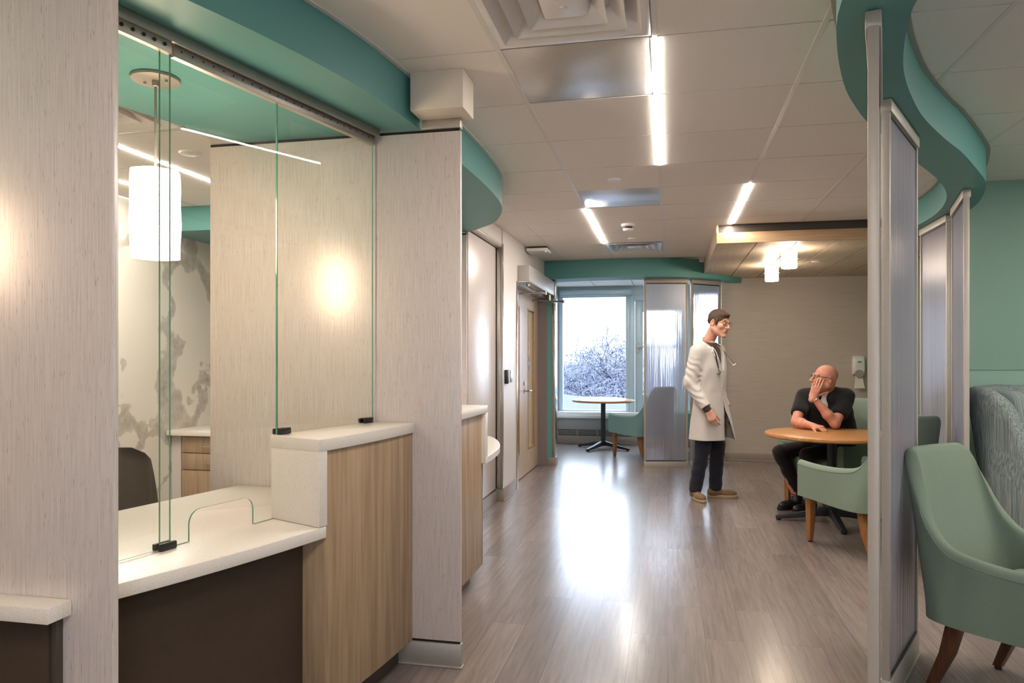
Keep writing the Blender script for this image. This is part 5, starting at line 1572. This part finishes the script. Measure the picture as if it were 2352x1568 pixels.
cv, cq = co.surf(0.0052, coat_fold)
an_ = np.arctan2(cv[:, 0], cv[:, 1]); low_ = np.clip((1.10 - cv[:, 2]) / 0.45, 0, 1); in_ = (np.abs(cv[:, 0]) < 0.21) | (cv[:, 2] < 0.86)
fold = in_ * (low_ * 0.030 * np.sin(7 * an_ + 1.5 * np.sin(7 * cv[:, 2])) + 0.013 * np.sin(30 * cv[:, 2] + 3 * an_ + 2 * np.sin(5 * an_)) * (1 - low_))
fl_ = np.clip((0.98 - cv[:, 2]) / 0.38, 0, 1) * np.clip(-(cv[:, 0] - 0.02) / 0.06, 0, 1) * np.clip(cv[:, 1] / 0.06, 0, 1)
cv[:, 0] *= 1 + fold; cv[:, 1] *= 1 + fold
cv[:, 1] += 0.055 * fl_
coat = flesh('white_coat', [(cv, cq)], [MT['coat']], dr, None, 2)
def on_front(x, z, S0=co):
    ys = np.linspace(0.30, -0.02, 161); p = np.stack([np.full(161, x), ys, np.full(161, z)], 1); d = S0.at(p)
    k = np.argmax(d < 0) if (d < 0).any() else 80
    return float(ys[k])
def patch(name, outline, th, mt, S0=co, par=None):
    """a cloth patch lying on the coat front; outline: (x, z) polygon, triangulated over a centre"""
    n = len(outline); cx = sum(p[0] for p in outline) / n; cz = sum(p[1] for p in outline) / n
    rings = []
    for f in (1.0, 0.66, 0.33):
        rings.append([(cx + (x - cx) * f, cz + (z - cz) * f) for x, z in outline])
    vs = []
    for lift in (th, -0.003):
        for r in rings: vs += [(x, on_front(x, z, S0) + lift, z) for x, z in r]
        vs.append((cx, on_front(cx, cz, S0) + lift, cz))
    N1 = 3 * n + 1; fs = []
    for b in (0, N1):
        for k in range(2):
            fs += [(b + k * n + i, b + k * n + (i + 1) % n, b + (k + 1) * n + (i + 1) % n, b + (k + 1) * n + i) for i in range(n)]
        fs += [(b + 2 * n + i, b + 2 * n + (i + 1) % n, b + 3 * n) for i in range(n)]
    fs += [(i, (i + 1) % n, N1 + (i + 1) % n, N1 + i) for i in range(n)]
    mm = M(); mm.add(vs, fs); return mm.build(name, mt, par or coat, ang=50)
def dens(pl, k=4):
    out = []
    for a, b in zip(pl, pl[1:] + pl[:1]): out += [(a[0] + (b[0] - a[0]) * i / k, a[1] + (b[1] - a[1]) * i / k) for i in range(k)]
    return out
for s in (-1, 1):
    patch('lapel', dens([(s * 0.010, 1.245), (s * 0.060, 1.345), (s * 0.105, 1.385), (s * 0.098, 1.412), (s * 0.118, 1.425), (s * 0.085, 1.475), (s * 0.085, 1.470), (s * 0.050, 1.36)]), 0.008, MT['coat'])
patch('chest_pocket', dens([(-0.135, 1.19), (-0.055, 1.19), (-0.055, 1.31), (-0.135, 1.31)]), 0.0025, MT['coat'])
for s in (-1, 1):
    patch('side_pocket', dens([(s * 0.075, 0.76), (s * 0.175, 0.76), (s * 0.17, 0.95), (s * 0.075, 0.95)]), 0.003, MT['coat'])
m = M(); rg = []
for k in range(29):
    t_ = -1 + k / 14; th_ = t_ * math.radians(128); sx, cx = math.sin(th_), math.cos(th_)
    zt = 1.570 - 0.095 * abs(t_) ** 1.6; r0 = 0.070 + 0.004 * abs(t_); yc = 0.008
    P_ = lambda r, z: (r * sx, yc - r * cx * 0.95, z)
    rg.append([P_(r0, zt - 0.02), P_(r0 + 0.004, zt), P_(r0 + 0.010, zt), P_(r0 + 0.036, zt - 0.052), P_(r0 + 0.030, zt - 0.056)])
m.loft(rg); m.build('collar', MT['coat'], coat, ang=70)
m = M()
for z in (1.21, 1.10, 0.99):
    y = on_front(0.012, z); m.tube([(0.012, y - 0.002, z), (0.012, y + 0.003, z)], 0.008, 12)
m.build('button', MT['white'], coat)
# shoes
def shoe(an, d, name, mu, ms, hh=0.055, L=0.30, boot=False):
    d = Vector((d[0], d[1], 0)).normalized(); R = frame_from(d, (0, 0, 1), (an[0] - d.x * 0.075, an[1] - d.y * 0.075, 0))
    u = Solid()
    u.cap((0, 0.045, 0.06), (0, 0.09, 0.06), 0.040, 0.044, 0.02); u.ell((0, 0.19, 0.040), (0.048, 0.095, 0.040), 0.03); u.ell((0, 0.05, 0.05), (0.038, 0.052, 0.05), 0.02)
    u.cap((0, 0.07, 0.06), (0, 0.065, 0.10 if not boot else 0.19), 0.042, 0.040 if not boot else 0.050, 0.03)
    if not boot: u.ell((0, 0.058, 0.145), (0.036, 0.040, 0.05), 0.01, sub=True)
    u.fun(lambda x, y, z: z - 0.022, (-.1, -.1, -.1), (.1, .4, .022), 0.004, sub=True)
    o = flesh(name, [u.xf(R).surf(0.0035)], [mu], dr if not boot else MAN, None, 1)
    m = M(); out = []
    for k in range(36):
        a = 2 * PI * k / 36; yy = 0.145 + 0.150 * math.sin(a); w = 0.040 + 0.012 * math.sin((yy) / 0.30 * PI * 0.9 - 0.6)
        out.append((w * math.copysign(abs(math.cos(a)) ** 0.8, math.cos(a)), yy))
    rg = [[tuple(R @ Vector((x * s, 0.145 + (y - 0.145) * s, z))) for x, y in out] for s, z in ((0.95, 0.0), (1.0, 0.006), (1.02, 0.018), (0.99, 0.030))]
    m.loft(rg); m.build('sole', ms, o, ang=50)
    if not boot:
        pass
    else:
        m = M()
        for k in range(5):
            z = 0.085 + 0.022 * k; y = 0.145 - 0.012 * k
            m.tube([R @ Vector((-0.026, y, z)), R @ Vector((0, y + 0.016, z + 0.004)), R @ Vector((0.026, y, z + 0.006))], 0.003, 6)
        m.build('bootlace', MT['bjean'], o)
    return o
shoe((0.091, -0.10), (0.607, 0.795), 'shoe', MT['shoe'], MT['sole'])
shoe((-0.125, -0.01), (-0.656, 0.755), 'shoe', MT['shoe'], MT['sole'])
# stethoscope round the neck: a thing of its own
st = thing('stethoscope', 'black stethoscope hanging round the neck over the white coat', 'stethoscope', (0.395, 7.27, 0), math.radians(-123))
m = M()
pl = [(0.075, on_front(0.075, 1.27) + 0.012, 1.275), (0.088, on_front(0.088, 1.34) + 0.012, 1.34), (0.092, on_front(0.09, 1.41) + 0.010, 1.41), (0.088, 0.05, 1.49), (0.070, -0.03, 1.535), (0, -0.075, 1.545), (-0.070, -0.03, 1.535), (-0.088, 0.05, 1.49), (-0.085, on_front(-0.085, 1.42) + 0.012, 1.42), (-0.078, on_front(-0.078, 1.36) + 0.03, 1.385)]
m.tube(spline(pl, 6), 0.0055, 8); m.build('tubing', MT['black'], st)
m = M(); e = Vector(pl[-1])
for s in (-1, 1): m.tube(spline([e, e + Vector((s * 0.012 - 0.005, 0.035, -0.045)), e + Vector((s * 0.03 - 0.01, 0.07, -0.085)), e + Vector((s * 0.022 - 0.01, 0.095, -0.070))], 5), 0.0028, 6)
m.build('ear_tubes', MT['steel'], st)
m = M(); e = Vector(pl[0]); m.tube([e + Vector((0, 0, 0.0)), e + Vector((0, 0.0, -0.022))], 0.005, 8); m.tube([e + Vector((0, -0.004, -0.045)), e + Vector((0, 0.008, -0.045))], 0.021, 20); m.tube([e + Vector((0, 0.008, -0.045)), e + Vector((0, 0.016, -0.045))], 0.012, 16); m.build('chest_piece', MT['steel'], st)
# ------------------------------------------------------------------ the seated person (built where it sits, root at the seat)
MANP = Vector((1.43, 7.08, 0))
MAN = thing('person', 'seated bald person in black short sleeved shirt and glasses, cheek propped on one hand', 'person', tuple(MANP), 0)
def L_(p): return Vector(p) - MANP
rsh, lsh = L_((1.225, 7.10, 1.015)), L_((1.568, 6.995, 1.022))
rel, rwr = L_((1.112, 6.835, 0.800)), L_((1.215, 6.690, 0.782))
lel, lwr = L_((1.430, 6.800, 0.792)), L_((1.262, 6.812, 1.010))
hc = L_((1.372, 6.965, 1.182))
neckb = L_((1.402, 7.03, 1.045))
hipc = L_((1.47, 7.13, 0.565))
hiR, hiL = L_((1.365, 7.20, 0.56)), L_((1.555, 7.05, 0.56))
knR, knL = L_((1.00, 6.965, 0.505)), L_((1.20, 6.765, 0.515))
anR, anL = L_((1.145, 7.005, 0.10)), L_((1.235, 6.875, 0.10))
toR, toL = L_((1.035, 6.925, 0.0)), L_((1.130, 6.780, 0.0))
Hm2 = frame_from((-0.965, -0.20, 0.10), (0.10, -0.06, 1.0), hc)
hd2 = head(None, heavy=0.007, neck_to=tuple(Hm2.inverted() @ (neckb + Vector((0.01, 0.01, -0.02)))), nr=0.062)
hd2.ell((0, -0.045, -0.035), (0.062, 0.045, 0.06), 0.03)
hd2 = hd2.xf(Hm2)
Hi2 = np.array(Hm2.inverted(), np.float32)
b2 = Solid()
b2.cap(rsh, lsh, 0.055, 0.055, 0.04); b2.ell((rsh + lsh) / 2 + Vector((0.02, 0.03, -0.16)), (0.12, 0.075, 0.17), 0.05); b2.cap(hipc + Vector((0, 0, 0.05)), (rsh + lsh) / 2 + Vector((0.02, 0.03, -0.1)), 0.10, 0.085, 0.05)
for hip, kn, an in ((hiR, knR, anR), (hiL, knL, anL)):
    b2.cap(hip, kn, 0.07, 0.05, 0.03); b2.cap(kn, an, 0.048, 0.034, 0.02)
def bare_arm(sh, el, wr):
    a = Solid()
    a.cap(sh, sh.lerp(el, 0.5), 0.050, 0.050, 0.02); a.cap(sh.lerp(el, 0.5), el, 0.050, 0.041, 0.02)
    a.cap(el, el.lerp(wr, 0.35), 0.040, 0.044, 0.02); a.cap(el.lerp(wr, 0.35), wr, 0.043, 0.027, 0.02)
    return a
ra = bare_arm(rsh, rel, rwr)
dR = (rwr - rel).normalized()
ra.plus(hand((36, 42, 46, 50), (22, 16), 2.5, 1).xf(frame_from(dR + Vector((0.15, -0.02, 0.02)), (0.1, -0.25, 1), rwr + dR * 0.022)))
la = bare_arm(lsh, lel, lwr)
dL = (lwr - lel).normalized()
la.plus(hand((10, 13, 16, 20), (36, 6), 1.5, 1).xf(frame_from((0.40, 0.16, 0.98), (-0.10, -1.0, 0.22), lwr + dL * 0.022)))
pk2 = head_pick(True)
def pick_m(c, i):
    if i != 0: return np.zeros(len(c), int)
    return pk2(c @ Hi2[:3, :3].T + Hi2[:3, 3])
flesh('body', [hd2.surf(0.0026), b2.surf(0.009), ra.surf(0.0029), la.surf(0.0029)], [MT['skin2'], MT['lip'], MT['eyew'], MT['iris'], MT['skin2'], MT['stub']], MAN, pick_m)
spectacles(MAN, Hm2, MT['rim'], 0.004)
# shirt
mid = (rsh + lsh) / 2
fw = Vector((-0.33, -0.94, 0))
s2 = Solid()
s2.cap(rsh + (mid - rsh) * 0.12, lsh + (mid - lsh) * 0.12, 0.070, 0.070, 0.05)
s2.cap(mid + Vector((0.015, 0.02, -0.08)), hipc + Vector((-0.01, 0.01, 0.10)), 0.15, 0.165, 0.06)
for s in (-0.085, 0.085): s2.cap(mid + (lsh - rsh).normalized() * s + Vector((0, 0, -0.06)), hipc + (lsh - rsh).normalized() * s + Vector((0, 0, 0.08)), 0.13, 0.14, 0.05)
for shd, el in ((rsh, rel), (lsh, lel)):
    s2.cap(shd, shd.lerp(el, 0.62), 0.069, 0.070, 0.03)
    d = (el - shd).normalized(); c = shd.lerp(el, 0.66)
s2.cap(neckb + Vector((0.01, 0.015, -0.03)), neckb + Vector((0.0, 0.0, 0.0)), 0.085, 0.078, 0.02)
s2.cap(neckb + fw * 0.085 + Vector((0, 0, 0.04)), mid + fw * 0.16 + Vector((0, 0, -0.09)), 0.040, 0.012, 0.01, sub=True)
s2.cap(neckb + Vector((0, 0, -0.02)), hc, 0.070, 0.070, 0.006, sub=True)
for shd, el in ((rsh, rel), (lsh, lel)):
    d = (el - shd).normalized(); p = shd + d * ((el - shd).length * 0.72)
    s2.fun(lambda x, y, z, d=d, p=p, q=shd: np.maximum(-((x - p.x) * d.x + (y - p.y) * d.y + (z - p.z) * d.z) - 0.0, np.sqrt((x - p.x) ** 2 + (y - p.y) ** 2 + (z - p.z) ** 2) - 0.11), p - Vector((.12, .12, .12)), p + Vector((.12, .12, .12)), 0.003, sub=True)
shirt2 = flesh('short_sleeved_shirt', [s2.surf(0.006, wrinkle(0.0022, 40, 1.1))], [MT['bshirt']], MAN)
m = M()
side = (lsh - rsh).normalized()
for s in (-1, 1):
    pts = [neckb + side * (s * 0.055) + Vector((0.0, 0.05, 0.035)), neckb + side * (s * 0.085) + fw * 0.04 + Vector((0, 0, 0.02)), neckb + side * (s * 0.055) + fw * 0.11 + Vector((0, 0, -0.03)), neckb + side * (s * 0.075) + fw * 0.135 + Vector((0, 0, -0.075))]
    m.tube(spline(pts, 5), [0.016] * 10 + [0.014, 0.013, 0.011, 0.009, 0.007, 0.005], 8)
m.build('collar', MT['bshirt'], shirt2, ang=60)
u2 = Solid(); u2.cap(neckb + Vector((0.0, 0.0, -0.07)), neckb + fw * 0.02 + Vector((0, 0, 0.0)), 0.082, 0.068, 0.02); u2.ell(mid + fw * 0.06 + Vector((0, 0, -0.08)), (0.09, 0.085, 0.08), 0.03)
flesh('undershirt', [u2.surf(0.006)], [MT['tee']], MAN)
t2 = Solid()
t2.cap(hipc + Vector((0.0, 0.0, 0.0)), hipc + Vector((0, 0, 0.08)), 0.150, 0.150, 0.05)
for hip, kn, an in ((hiR, knR, anR), (hiL, knL, anL)):
    t2.cap(hip, kn, 0.084, 0.067, 0.03); t2.cap(kn, an + Vector((0, 0, 0.09)), 0.066, 0.060, 0.025)
flesh('black_jeans', [t2.surf(0.006, wrinkle(0.003, 42, 2.0))], [MT['bjean']], MAN)
shoe((anR.x, anR.y), tuple(toR - anR), 'boot', MT['boot'], MT['black'], boot=True)
shoe((anL.x, anL.y), tuple(toL - anL), 'boot', MT['boot'], MT['black'], boot=True)
m = M(); c = lwr + dL * -0.012; a = dL.orthogonal().normalized(); b = dL.cross(a)
m.tube([c + (a * math.cos(q) + b * math.sin(q)) * 0.0335 for q in [2 * PI * k / 28 for k in range(29)]], 0.0038, 6, cap=False)
m.build('bracelet', MT['brace'], MAN)
